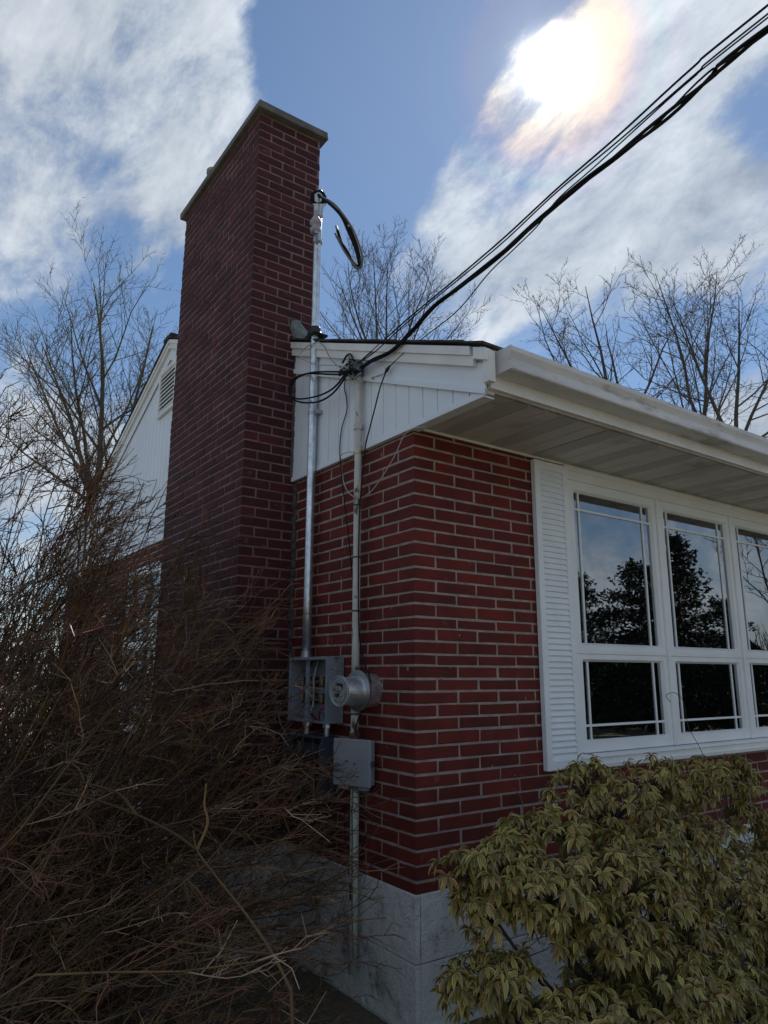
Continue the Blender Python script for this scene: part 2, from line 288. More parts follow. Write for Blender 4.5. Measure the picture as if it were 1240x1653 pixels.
# ------------------------------------------------------------------ mesh building
class MB:
    def __init__(s): s.v = []; s.f = []; s.m = []; s.uv = {}; s.cur = 0
    def add(s, vs, fs, mi=None):
        o = len(s.v); s.v.extend([tuple(p) for p in vs]); mi = s.cur if mi is None else mi
        for f in fs: s.f.append(tuple(o+i for i in f)); s.m.append(mi)
        return o
    def box(s, a, b, mi=None):
        x0, y0, z0 = a; x1, y1, z1 = b
        s.add([(x0,y0,z0),(x1,y0,z0),(x1,y1,z0),(x0,y1,z0),(x0,y0,z1),(x1,y0,z1),(x1,y1,z1),(x0,y1,z1)],
              [(0,3,2,1),(4,5,6,7),(0,1,5,4),(1,2,6,5),(2,3,7,6),(3,0,4,7)], mi)
    def cbox(s, a, b, c, mi=None, jit=0):
        """box with chamfered edges"""
        lo = np.array(a, float); hi = np.array(b, float); c = min(c, *(hi-lo)*.45)
        V = []; idx = {}
        for sx in (0, 1):
            for sy in (0, 1):
                for sz in (0, 1):
                    for k in range(3):
                        p = []
                        for i, sg in enumerate((sx, sy, sz)):
                            e = hi[i] if sg else lo[i]
                            if i != k: e += -c if sg else c
                            p.append(e+(rng.uniform(-jit, jit) if jit else 0))
                        idx[(sx, sy, sz, k)] = len(V); V.append(p)
        F = []
        for k in range(3):
            u, v2 = (k+1) % 3, (k+2) % 3
            for sg in (0, 1):
                q = []
                for su, sv in ((0,0),(1,0),(1,1),(0,1)):
                    key = [0,0,0]; key[k] = sg; key[u] = su; key[v2] = sv; q.append(idx[(*key, k)])
                F.append(tuple(q if sg else q[::-1]))
        for k in range(3):      # edge strips along axis k
            u, v2 = (k+1) % 3, (k+2) % 3
            for su in (0, 1):
                for sv in (0, 1):
                    A = [0,0,0]; A[u] = su; A[v2] = sv; B = A[:]; A[k] = 0; B[k] = 1
                    F.append((idx[(*A, u)], idx[(*B, u)], idx[(*B, v2)], idx[(*A, v2)]) if su == sv else (idx[(*A, v2)], idx[(*B, v2)], idx[(*B, u)], idx[(*A, u)]))
        for sx in (0, 1):
            for sy in (0, 1):
                for sz in (0, 1):
                    tr3 = (idx[(sx,sy,sz,0)], idx[(sx,sy,sz,1)], idx[(sx,sy,sz,2)])
                    F.append(tr3 if (sx+sy+sz) % 2 else tr3[::-1])
        s.add(V, F, mi)
    def tube(s, pts, rad, n=6, mi=None, cap=True):
        P = np.array(pts, float); k = len(P)
        if np.isscalar(rad): rad = [rad]*k
        T = np.gradient(P, axis=0); T /= (np.linalg.norm(T, axis=1)[:, None]+1e-12)
        ref = np.array([0, 0, 1.0]) if abs(T[0][2]) < .9 else np.array([1.0, 0, 0])
        A = np.cross(T[0], ref); A /= np.linalg.norm(A); rings = []
        for i in range(k):
            A = A-T[i]*A.dot(T[i]); nA = np.linalg.norm(A)
            if nA < 1e-6: A = np.cross(T[i], ref+.01)
            A = A/np.linalg.norm(A); B = np.cross(T[i], A)
            for j in range(n):
                an = 2*math.pi*j/n; rings.append(P[i]+rad[i]*(math.cos(an)*A+math.sin(an)*B))
        F = [(i*n+j, i*n+(j+1) % n, (i+1)*n+(j+1) % n, (i+1)*n+j) for i in range(k-1) for j in range(n)]
        if cap: F += [tuple(range(n))[::-1], tuple((k-1)*n+j for j in range(n))]
        s.add(rings, F, mi)
    def lathe(s, org, axis, prof, n=20, mi=None):
        """prof: list of (distance along axis, radius)"""
        a = np.array(axis, float); a /= np.linalg.norm(a); ref = np.array([0, 0, 1.0]) if abs(a[2]) < .9 else np.array([1.0, 0, 0])
        u = np.cross(a, ref); u /= np.linalg.norm(u); v = np.cross(a, u); V = []
        for d, r in prof:
            for j in range(n):
                an = 2*math.pi*j/n; V.append(np.array(org)+a*d+max(r, 1e-4)*(math.cos(an)*u+math.sin(an)*v))
        k = len(prof)
        F = [(i*n+j, i*n+(j+1) % n, (i+1)*n+(j+1) % n, (i+1)*n+j) for i in range(k-1) for j in range(n)]
        F += [tuple(range(n))[::-1], tuple((k-1)*n+j for j in range(n))]
        s.add(V, F, mi)
    def prism(s, poly, axis, a, b, mi=None):
        """poly: 2-D outline in the two other axes, extruded from a to b along axis"""
        n = len(poly); V = []
        for t_ in (a, b):
            for p, q in poly:
                c = [p, q]; c.insert(axis, t_); V.append(tuple(c))
        F = [(i, (i+1) % n, n+(i+1) % n, n+i) for i in range(n)]+[tuple(range(n))[::-1], tuple(range(n, 2*n))]
        s.add(V, F, mi)
    def build(s, name, mats, parent=None, smooth=False, fixn=True):
        me = bpy.data.meshes.new(name); me.from_pydata([tuple(map(float, p)) for p in s.v], [], s.f)
        ml_ = mats if isinstance(mats, (list, tuple)) else [mats]
        for m_ in ml_: me.materials.append(M[m_])
        me.polygons.foreach_set('material_index', s.m)
        if s.uv:
            lay = me.uv_layers.new(name='UVMap'); arr = np.zeros(len(me.loops)*2); 
            vi = np.zeros(len(me.loops), int); me.loops.foreach_get('vertex_index', vi)
            tab = np.zeros((len(s.v), 2)); 
            for k_, u_ in s.uv.items(): tab[k_] = u_
            lay.data.foreach_set('uv', tab[vi].ravel())
        if smooth: me.polygons.foreach_set('use_smooth', [True]*len(me.polygons))
        me.update()
        if fixn:
            import bmesh
            bm = bmesh.new(); bm.from_mesh(me); bmesh.ops.recalc_face_normals(bm, faces=bm.faces); bm.to_mesh(me); bm.free()
        if smooth: me.shade_smooth() if False else None
        o = bpy.data.objects.new(name, me); col.objects.link(o)
        if parent: o.parent = parent; o.matrix_parent_inverse = parent.matrix_world.inverted() if False else Matrix.Translation(-Vector(world_of(parent)))
        return o
_loc = {}
def world_of(o): return _loc.get(o.name, (0, 0, 0))
def thing(name, label, cat, loc=(0, 0, 0), group=None):
    o = bpy.data.objects.new(name, None); o.location = loc; o.empty_display_size = .2; col.objects.link(o); _loc[o.name] = tuple(loc)
    o['label'] = label; o['category'] = cat
    if group: o['group'] = group
    return o
def tag(o, label, cat, group=None, kind=None):
    if label: o['label'] = label
    if cat: o['category'] = cat
    if group: o['group'] = group
    if kind: o['kind'] = kind
    return o
def smooth_curve(pts, n=8):
    """Catmull-Rom through the points"""
    P = [np.array(p, float) for p in pts]; P = [2*P[0]-P[1]]+P+[2*P[-1]-P[-2]]; outp = []
    for i in range(1, len(P)-2):
        for k in range(n):
            t_ = k/n; a, b_, c_, d_ = P[i-1:i+3]
            outp.append(.5*((2*b_)+(-a+c_)*t_+(2*a-5*b_+4*c_-d_)*t_*t_+(-a+3*b_-3*c_+d_)*t_**3))
    outp.append(P[-2]); return outp
#==SPLIT==
# ------------------------------------------------------------------ the ground
g = MB(); n = 40; ext = [-1500, -500, -150, -60]+list(np.linspace(-24, 30, 37))+[60, 150, 500, 1500]
V = [(x, y, (.03*math.sin(x*1.3)*math.cos(y*1.1) if abs(x) < 40 and abs(y) < 40 else -.02)) for y in ext for x in ext]; k = len(ext)
g.add(V, [(j*k+i, j*k+i+1, (j+1)*k+i+1, (j+1)*k+i) for j in range(k-1) for i in range(k-1)])
tag(g.build('ground', 'lawn', smooth=True), 'brown winter lawn around the house', 'ground', kind='structure')

# ------------------------------------------------------------------ the house
house = thing('brick_house', 'red brick bungalow with white siding gable and tall brick chimney', 'house', (0, 0, 0))
HX, HY = 9.5, 8.7
SOF = 3.04; TANR = .409
def roofz(y):
    f = 3.936-TANR*.978+TANR*y
    b_ = 3.936-TANR*.978+TANR*(HY-y)
    return min(f, b_)
cyz = [3.07, 3.002, 2.929, 2.863, 2.799, 2.729, 2.653, 2.588, 2.517, 2.453, 2.381, 2.312, 2.245, 2.178, 2.109, 2.048, 1.977, 1.918, 1.85, 1.782, 1.723, 1.654, 1.589, 1.524, 1.457, 1.389, 1.316, 1.245, 1.178, 1.11, 1.037, .965, .894, .821, .752, .68, .617]
BL = .2975
holes = [(1.23, 4.32, 1.12, 3.03)]                                  # the picture window
ghole = [(4.15, 5.25, 1.2, 2.75)]                                   # gable window (y range)
wall = MB()
mo = .003
# mortar backing: front wall in pieces round the window, gable wall, back and end
for a, b_ in (((mo, mo, .5), (1.26, .16, 3.08)), ((4.29, mo, .5), (HX, .16, 3.08)), ((1.26, mo, .5), (4.29, .16, 1.15))):
    wall.box(a, b_, 1)
for a, b_ in (((mo, .161, .5), (.16, 4.18, 3.08)), ((mo, 5.22, .5), (.16, HY, 3.08)), ((mo, 4.18, .5), (.16, 5.22, 1.22)), ((mo, 4.18, 2.73), (.16, 5.22, 3.08)),
              ((.161, HY-.16, .5), (HX-.161, HY, 3.08)), ((HX-.16, .161, .5), (HX, HY, 3.08))):
    wall.box(a, b_, 1)
J = .0055
for r_ in range(len(cyz)-1):
    kk = r_-1; zt, zb = cyz[r_]-J, cyz[r_+1]+J
    fo = BL/2 if kk % 2 == 0 else BL; go = BL if kk % 2 == 0 else BL/2
    jz = rng.uniform(-.0012, .0012)
    # the corner brick turns both faces
    wall.cbox((0, 0, zb+jz), (fo-J, go-J, zt+jz), .0035, 0, .0013)
    x = fo
    while x < HX-.02:
        x1 = min(x+BL, HX-.01); a, b_ = x+J+rng.uniform(-.0025, .0025), x1-J+rng.uniform(-.0025, .0025)
        h = holes[0]; pr = rng.uniform(-.0015, .0015); jz = rng.uniform(-.0012, .0012)
        segs = [(a, b_)]
        if zt > h[2] and zb < h[3]-.0:
            segs = []
            if a < h[0]: segs.append((a, min(b_, h[0])))
            if b_ > h[1]: segs.append((max(a, h[1]), b_))
        for s0, s1 in segs:
            if s1-s0 > .02: wall.cbox((s0, pr, zb+jz), (s1, .09, zt+jz), .0035, 0, .0013)
        x = x1 if x1 < HX-.02 else HX
    y = go
    while y < HY-.02:
        y1 = min(y+BL, HY-.01); a, b_ = y+J+rng.uniform(-.0025, .0025), y1-J+rng.uniform(-.0025, .0025)
        h = ghole[0]; pr = rng.uniform(-.0015, .0015); jz = rng.uniform(-.0012, .0012)
        segs = [(a, b_)]
        if zt > h[2] and zb < h[3]:
            segs = []
            if a < h[0]: segs.append((a, min(b_, h[0])))
            if b_ > h[1]: segs.append((max(a, h[1]), b_))
        for s0, s1 in segs:
            if s1-s0 > .02: wall.cbox((pr, s0, zb+jz), (.09, s1, zt+jz), .0035, 0, .0013)
        y = y1 if y1 < HY-.02 else HY
# old anchor stubs and mortar smears on the brick
for _ in range(22):
    z = rng.uniform(.8, 2.95); c_ = rng.uniform(.05, 1.2)
    if rng.random() < .5: wall.cbox((-.004, c_, z), (.004, c_+rng.uniform(.003, .007), z+rng.uniform(.004, .022)), .001, 1, .0015)
    elif c_ < .9: wall.cbox((c_, -.003, z), (c_+rng.uniform(.003, .007), .004, z+rng.uniform(.004, .02)), .001, 1, .0015)
wall.build('brick_wall', ['brick', 'mortar'], house)

# foundation: painted parging, scored in block courses, slightly proud
fd = MB()
def scored(ax, plane, a0, a1, sgn, z0=-.35, z1=.625):
    """panels with narrow recessed joints; ax = running axis"""
    zs = [z0, .005, .32, z1]; gw = .0028
    for i in range(3):
        L_ = 1.22; c_ = a0-(L_/2 if i % 2 else .0)
        while c_ < a1:
            p0 = max(c_+gw, a0); p1 = min(c_+L_-gw, a1)
            if p1-p0 > .03:
                za, zb_ = zs[i]+(gw if i else 0), zs[i+1]-(gw if i < 2 else 0)
                lo_, hi_ = sorted((plane, plane+sgn*.03))
                if ax == 0: fd.cbox((p0, lo_, za), (p1, hi_, zb_), .003, 0, .0012)
                else: fd.cbox((lo_, p0, za), (hi_, p1, zb_), .003, 0, .0012)
            c_ += L_
fd.box((.012, .012, -.4), (HX-.01, .15, .62)); fd.box((.012, .151, -.4), (.15, HY-.16, .62)); fd.box((.012, HY-.159, -.4), (HX-.01, HY-.01, .62)); fd.box((HX-.15, .151, -.4), (HX-.01, HY-.16, .62))
scored(0, -.012, .020, HX, 1); scored(1, -.012, -.012, 1.40, 1); scored(1, -.012, 3.0, HY, 1)
fd.box((-.396, 1.404, -.4), (.0, 2.996, .62)); scored(0, 1.392, -.41, -.013, 1); scored(1, -.410, 1.425, 3.0, 1)
fd.build('foundation', 'foundation_paint', house)

# gable siding: vertical boards with recessed grooves, from the eave tip to the far eave
sd_ = MB(); SX = -.022; GR = -.012
def strip(y0, y1, x, zb):
    if roofz(y0)-.2 <= zb and roofz(y1)-.2 <= zb: return
    z0, z1 = max(roofz(y0)-.03, zb+.005), max(roofz(y1)-.03, zb+.005)
    sd_.add([(x, y0, zb), (x, y1, zb), (x, y1, z1), (x, y0, z0)], [(0, 1, 2, 3)])
    return z0, z1
ys = -.60; peak = HY/2
edges = []
y = 1.405-16*.1265
while y < HY+.62: edges.append(y); y += .1265
for e0 in edges:
    e1 = e0+.1265
    a, b_ = max(e0+.004, -.60), min(e1-.004, HY+.6)
    if b_ <= a: continue
    zb = 3.030
    pts = [a, b_] if not (a < peak < b_) else [a, peak, b_]
    for p0, p1 in zip(pts[:-1], pts[1:]): strip(p0, p1, SX, zb)
    # groove with two side walls
    sd_.add([(SX, b_, zb), (GR, b_+.001, zb), (GR, b_+.007, zb), (SX, b_+.008, zb), (SX, b_, roofz(b_)-.03), (GR, b_+.001, roofz(b_)-.03), (GR, b_+.007, roofz(b_)-.03), (SX, b_+.008, roofz(b_)-.03)],
            [(0, 1, 5, 4), (1, 2, 6, 5), (2, 3, 7, 6)])
sd_.box((-.010, -.60, 3.034), (.0, HY+.6, 3.3)); 
sd_.add([(-.005, -.6, 3.3), (-.005, HY+.6, 3.3), (-.005, HY+.6, roofz(HY+.6)-.05), (-.005, peak, roofz(peak)-.05), (-.005, -.6, roofz(-.6)-.05)], [(0, 1, 2, 3, 4)])
sd_.build('gable_siding', 'white_vinyl', house, fixn=False)
tr_ = MB()
tr_.cbox((-.030, -.605, 3.014), (-.0235, 1.40, 3.050), .002); tr_.cbox((-.030, 3.0, 3.014), (-.0235, HY+.6, 3.050), .002); tr_.box((-.0235, -.605, 3.014), (.04, 1.40, 3.021)); tr_.box((-.0235, 3.0, 3.014), (.04, HY+.6, 3.021))
# frieze and its joint strip follow the rake
def raked(mb, y0, y1, x0, x1, d0, d1):
    """a board under the roof line between depths d0 (top) and d1 (bottom)"""
    V = []
    for x in (x0, x1):
        V += [(x, y0, roofz(y0)-d1), (x, y1, roofz(y1)-d1), (x, y1, roofz(y1)-d0), (x, y0, roofz(y0)-d0)]
    mb.add(V, [(0,1,2,3), (7,6,5,4), (0,4,5,1), (1,5,6,2), (2,6,7,3), (3,7,4,0)])
tr_.build('siding_trim', 'white_vinyl', house)
fz_ = MB()
for y0, y1 in ((-.62, 1.40), (3.0, peak), (peak, HY+.62)):
    fz_ = MB(); raked(fz_, y0, y1, -.034, -.0235, .10, .235); raked(fz_, y0, y1, -.041, -.0339, .228, .262); fz_.build('frieze_board', 'white_vinyl', house)
rk = MB()
for y0, y1 in ((-.555, 1.40), (3.0, peak), (peak, HY+.60)):
    raked(rk, y0, y1, -.072, -.030, .02, .068); raked(rk, y0+(.0 if y0 > 0 else -.012), y1, -.060, -.0345, .069, .124)
for y0, y1 in ((1.405, 3.0),): raked(rk, y0, y1, .15, .17, .02, .12)
# corner return block at the eave
rk.box((-.046, -.665, 3.075), (-.004, -.622, 3.235)); raked(rk, -.66, -.574, -.066, -.030, .022, .085)
rk.build('rake_board', 'white_metal', house)

# soffit, fascia, gutter
sf = MB(); x = .045; i = 0; PW = .1275
while x < HX+.3:
    mi = 1 if i % 3 == 1 else 0
    sf.cur = mi
    V = []
    for yy in (-.60, -.004):
        V += [(x, yy, SOF+.010), (x+.006, yy, SOF), (x+PW-.008, yy, SOF), (x+PW-.002, yy, SOF+.010), (x+PW, yy, SOF+.010)]
    sf.add(V, [(j, j+1, j+6, j+5) for j in range(4)])
    x += PW; i += 1
sf.cur = 0
sf.box((.0, -.60, SOF+.011), (HX+.3, -.0, SOF+.03))
sf.box((-.004, -.604, SOF-.004), (.044, .0, SOF+.010))
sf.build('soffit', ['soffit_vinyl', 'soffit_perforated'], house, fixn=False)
bd = MB(); bd.tube([(.02, -.010, SOF-.010), (HX, -.010, SOF-.010)], .008, 6)
bd.box((.0, -.012, 3.024), (HX, .02, 3.0385))
bd.build('soffit_bead', 'frame_white', house)
fa = MB(); fa.box((-.004, -.622, 3.075), (HX+.3, -.604, 3.27)); fa.box((-.004, -.630, 3.058), (HX+.3, -.592, 3.0745)); fa.build('fascia', 'white_metal', house)
gu = MB()
gp = [(-.626, 3.128), (-.738, 3.128), (-.744, 3.134), (-.744, 3.148), (-.734, 3.156), (-.729, 3.170), (-.731, 3.188), (-.740, 3.208), (-.748, 3.222), (-.750, 3.245), (-.742, 3.247), (-.740, 3.240), (-.742, 3.224), (-.734, 3.210), (-.725, 3.190), (-.722, 3.170), (-.728, 3.154), (-.736, 3.146), (-.736, 3.135), (-.632, 3.135), (-.632, 3.247), (-.626, 3.247)]
gu.prism(gp, 0, .030, 2.10); gu.prism([(a*1.0-.0015, b_-.001) for a, b_ in gp], 0, 2.085, HX+.3)
gut = gu.build('gutter', 'gutter_metal', house)
ec = MB(); ec.prism([(-.626, 3.126), (-.745, 3.126), (-.746, 3.150), (-.732, 3.170), (-.742, 3.208), (-.751, 3.222), (-.751, 3.248), (-.626, 3.248)], 0, .022, .0295); 
e_ = ec.build('end_cap', 'gutter_metal', house); e_.parent = gut; e_.matrix_parent_inverse = Matrix()

# roof: two slopes of shingle courses
rf = MB()
def slope(front):
    s0 = -.66; L_ = peak-s0; nC = 34
    for c_ in range(nC):
        y0 = s0+L_*c_/nC; y1 = s0+L_*(c_+1)/nC+.02
        x = -.085
        while x < HX+.35:
            x1 = min(x+rng.uniform(.28, .34), HX+.36); dz = rng.uniform(.0, .005)
            for_y = (y0-rng.uniform(0, .006), min(y1, peak))
            pts = []
            for yy, hh in ((for_y[0], .007), (for_y[1], .002)):
                z = 3.936-TANR*.978+TANR*yy+dz
                pts.append((yy if front else HY-yy, z-.006, z+hh))
            (ya, za0, za1), (yb, zb0, zb1) = pts
            jx = rng.uniform(-.004, .004) if x < 0 else 0
            if not (ya > 1.38 and yb > 1.38 and front and x < .14 and ya < 3.02):
                rf.add([(x+jx, ya, za0), (x1-.003, ya, za0), (x1-.003, yb, zb0), (x+jx, yb, zb0), (x+jx, ya, za1), (x1-.003, ya, za1), (x1-.003, yb, zb1), (x+jx, yb, zb1)],
                       [(0,3,2,1), (4,5,6,7), (0,1,5,4), (1,2,6,5), (2,3,7,6), (3,0,4,7)])
            x = x1
slope(True); slope(False)
rf.box((-.09, peak-.12, roofz(peak)-.03), (HX+.36, peak+.12, roofz(peak)+.012))
rf.build('roof', 'shingle', house)

# chimney
ch = thing('chimney', '', ''); 
del ch['label'], ch['category']; ch.parent = house
def chim_part(mb, name, mats, **k):
    o = mb.build(name, mats, None, **k); o.parent = ch; return o
cb_ = MB(); X0, X1, Y0, Y1 = -.404, .135, 1.398, 3.004; CL = .2085
cb_.box((X0+.0035, Y0+.0035, .62), (X1-.0035, Y1-.0035, 5.925), 1)
zt = 3.876+.0679*30+.0; nr = 0
z = zt; rows = []
while z > .64: rows.append(z); z -= .0679+rng.uniform(-.0012, .0012)*.5
for r_, z in enumerate(rows):
    za, zb_ = z-.0679+.0058, z-.0058
    if zb_ > 5.93: continue
    if r_ == len(rows)-1: za = .63
    A = (r_ % 2 == 0)
    fo, go = (CL/2, CL) if A else (CL, CL/2)
    jz = rng.uniform(-.0015, .0015)
    cb_.cbox((X0, Y0, za+jz), (X0+fo-J, Y0+go-J, zb_+jz), .0025, 0, .001)
    x = X0+fo
    while x < X1-.02:
        x1 = min(x+CL, X1+.0055)
        for yy0, yy1 in ((Y0+rng.uniform(-.002, .002), Y0+.08), (Y1-.08, Y1+rng.uniform(-.002, .002))):
            cb_.cbox((x+J+rng.uniform(-.003, .003), yy0, za), (x1-J, yy1, zb_), .0035, 0, .001)
        x = x1
    y = Y0+go
    while y < Y1-.02:
        y1 = min(y+CL+rng.uniform(-.004, .004), Y1+.0055)
        if Y1-y1 < .05: y1 = Y1+.0055
        for xx0, xx1 in ((X0+rng.uniform(-.0025, .0025), X0+.08), (X1-.08, X1+rng.uniform(-.002, .002))):
            if xx0 > 0 and z < 3.8: continue
            if xx0 > 0 and y < Y0+.1: continue
            cb_.cbox((xx0, y+J+rng.uniform(-.003, .003), za+rng.uniform(-.001, .001)), (xx1, y1-J, zb_), .0035, 0, .001)
        y = y1
chim_part(cb_, 'chimney_stack', ['chimney_brick', 'chimney_mortar'])
cp = MB(); cp.cbox((-.440, 1.345, 5.925), (.178, 3.085, 5.990), .006, 0, .003); cp.cbox((-.35, 1.43, 5.991), (.10, 2.98, 6.01), .012)
chim_part(cp, 'chimney_cap', 'concrete')
fl = MB(); fl.lathe((-.325, 2.56, 6.0), (0, 0, 1), [(0, .055), (.14, .055), (.145, .065), (.175, .065), (.175, .05), (.05, .045)], 18)
chim_part(fl, 'flue_pipe', 'terracotta', smooth=False)
fs = MB()
base = [(.10, 4.13), (.05, 4.20), (-.03, 4.27), (-.075, 4.26), (-.085, 4.19), (-.05, 4.12), (-.01, 4.04), (.01, 3.97), (.05, 4.02), (.10, 4.06)]
Vf = [(x, Y0-.006, z) for x, z in base]+[(x*.85+.005, Y0-.028-rng.uniform(0, .014), z*.93+4.15*.07) for x, z in base]+[(0, Y0-.045, 4.16)]
nb = len(base)
fs.add(Vf, [(i, (i+1) % nb, nb+(i+1) % nb, nb+i) for i in range(nb)]+[(nb+i, nb+(i+1) % nb, 2*nb) for i in range(nb)])
chim_part(fs, 'roof_flashing', 'flash_lead')
ck = MB(); zz = np.linspace(3.0, .63, 40)
for a, b_ in zip(zz[:-1], zz[1:]):
    ck.cbox((-.004-rng.uniform(.004, .016), Y0-rng.uniform(.03, .055), b_), (.004, Y0+.0, a), .004, 0, .003)
chim_part(ck, 'caulk_joint', 'caulk'); ck = MB()
for a, b_ in zip(np.linspace(4.0, 3.05, 26)[:-1], np.linspace(4.0, 3.05, 26)[1:]):
    ck.cbox((-.036-rng.uniform(.0, .01), Y0-rng.uniform(.006, .016), b_), (-.02, Y0, a), .003, 0, .003)
chim_part(ck, 'caulk_joint', 'caulk')

# gable louvre vent, seen past the chimney's left side
vt = MB(); va, vb, vz0, vz1 = 4.06, 4.64, 4.44, 4.99
vt.cbox((-.055, va, vz0), (-.022, va+.05, vz1), .004); vt.cbox((-.055, vb-.05, vz0), (-.022, vb, vz1), .004); vt.cbox((-.055, va+.05, vz1-.05), (-.022, vb-.05, vz1), .004); vt.cbox((-.055, va+.05, vz0), (-.022, vb-.05, vz0+.05), .004)
for i in range(9):
    z = vz0+.06+i*.049; vt.add([(-.052, va+.05, z), (-.052, vb-.05, z), (-.030, vb-.05, z+.050), (-.030, va+.05, z+.050), (-.052, va+.05, z-.005), (-.052, vb-.05, z-.005)], [(0,1,2,3), (0,4,5,1)])
gv = vt.build('gable_vent', 'white_metal', house)
vb_ = MB(); vb_.box((-.026, va+.05, vz0+.05), (-.0235, vb-.05, vz1-.05)); o = vb_.build('vent_backing', 'room_dark'); o.parent = gv

# windows -----------------------------------------------------------
def sash(mb, x0, x1, z0, z1, fwid=.09, y=-.004, low=False):
    """picture-frame sash; front edge bevelled towards the glass"""
    a0, a1, b0, b1 = x0+fwid, x1-.052, z0+(.072 if low else .044), z1-(.046 if low else .072)
    O = [(x0, z0), (x1, z0), (x1, z1), (x0, z1)]; I = [(a0-.014, b0-.014), (a1+.014, b0-.014), (a1+.014, b1+.014), (a0-.014, b1+.014)]; G = [(a0, b0), (a1, b0), (a1, b1), (a0, b1)]
    V = [(p, y+.05, q) for p, q in O]+[(p, y, q) for p, q in O]+[(p, y, q) for p, q in I]+[(p, y+.022, q) for p, q in G]+[(p, y+.05, q) for p, q in G]
    F = []
    for l in range(4):
        for i in range(4): F.append((l*4+i, l*4+(i+1) % 4, (l+1)*4+(i+1) % 4, (l+1)*4+i))
    mb.add(V, F); return a0, a1, b0, b1
fr_ = MB()
fr_.cbox((1.222, -.020, 2.935), (4.33, .10, 3.022), .004)            # head casing
fr_.cbox((1.222, -.014, 1.213), (1.246, .10, 2.9345), .003); fr_.cbox((4.305, -.014, 1.213), (4.33, .10, 2.9345), .003)
fr_.cbox((1.22, -.032, 2.990), (4.33, -.0205, 3.0235), .003)
for mxx in (2.234, 3.2195, 4.2):
    if mxx < 4.1: fr_.cbox((mxx-.016, -.020, 1.2135), (mxx+.016, .09, 2.9345), .005)
wf = fr_.build('window', 'frame_white', house, fixn=True)
def sub(mb, name, mats, par, **k):
    o = mb.build(name, mats, None, **k); o.parent = par; return o
for u in range(3):
    x0 = 1.2465+u*.9858+(.0 if u == 0 else .004); x1 = 2.217+u*.9858+(0.085 if u == 2 else 0)
    for (z0, z1, low) in ((1.832, 2.934, False), (1.2135, 1.806, True)):
        s_ = MB(); fwid = .092
        a0, a1, b0, b1 = sash(s_, x0, x1, z0, z1, fwid, low=low)
        so_ = sub(s_, 'window_sash', 'frame_white', wf)
        gl_ = MB(); gl_.box((a0-.01, .022, b0-.01), (a1+.01, .026, b1+.01)); sub(gl_, 'window_pane', 'window_glass', wf)
        mu = MB(); mw = .007
        for xx in (a0+.055, a1-.085): mu.box((xx-mw, .0145, b0), (xx+mw, .0215, b1))
        zz_ = b0+.085 if low else b1-.115
        mu.box((a0, .0135, zz_-mw), (a1, .0212, zz_+mw))
        sub(mu, 'muntin', 'frame_white', wf)
        cu = MB(); pts = []
        for i in range(13): pts.append((a1-.062+.0085*i, (.050+.006*math.sin(i*1.9))))
        for (p, q), (p2, q2) in zip(pts[:-1], pts[1:]): cu.add([(p, q, z0), (p2, q2, z0), (p2, q2, z1), (p, q, z1)], [(0, 1, 2, 3)])
        sub(cu, 'curtain', 'curtain', wf, smooth=True, fixn=False)
    rl = MB(); rl.cbox((x0, -.010, 1.8065), (x1, .06, 1.8315), .003); sub(rl, 'rail', 'frame_white', wf)
sl_ = MB(); sl_.prism([(.10, 1.128), (-.050, 1.128), (-.054, 1.150), (-.046, 1.154), (-.046, 1.185), (-.058, 1.190), (-.055, 1.206), (.10, 1.213)], 0, 1.216, 4.34)
sub(sl_, 'window_sill', 'frame_white', wf)
rm = MB(); RB = [(.9, .11), (6.2, 3.6)]
rm.box((.9, 3.6, .5), (6.2, 3.65, 3.06)); rm.box((.85, .17, .5), (.9, 3.6, 3.06)); rm.box((6.2, .17, .5), (6.25, 3.6, 3.06)); rm.box((.9, .17, .45), (6.2, 3.6, .5)); rm.box((.9, .17, 3.045), (6.2, 3.6, 3.06))
rm.build('room_interior', 'room_dark', house)
# shutters: frame with slats
def shutter(x0, x1, z0, z1):
    s_ = MB(); y1, y0 = -.004, -.042; st = .048
    s_.cbox((x0, y0, z0), (x0+st, y1, z1), .004); s_.cbox((x1-st, y0, z0), (x1, y1, z1), .004)
    s_.cbox((x0+st, y0, z1-st*1.1), (x1-st, y1, z1), .004); s_.cbox((x0+st, y0, z0), (x1-st, y1, z0+st*1.2), .004)
    o = s_.build('shutter', 'shutter_white', house)
    l_ = MB(); nl = 50; za, zb_ = z0+st*1.2, z1-st*1.1; p = (zb_-za)/nl
    for i in range(nl):
        z = za+i*p
        l_.add([(x0+st, -.036, z), (x1-st, -.036, z), (x1-st, -.036, z+.004), (x0+st, -.036, z+.004), (x1-st, -.022, z+p), (x0+st, -.022, z+p)], [(0, 1, 2, 3), (3, 2, 4, 5)])
        l_.add([(x0+st, -.036, z), (x1-st, -.036, z), (x1-st, -.020, z-.001), (x0+st, -.020, z-.001)], [(0, 3, 2, 1)])
    q = l_.build('slats', 'shutter_white', None, fixn=False); q.parent = o
shutter(.926, 1.238, 1.135, 3.006); shutter(4.36, 4.67, 1.135, 3.006)
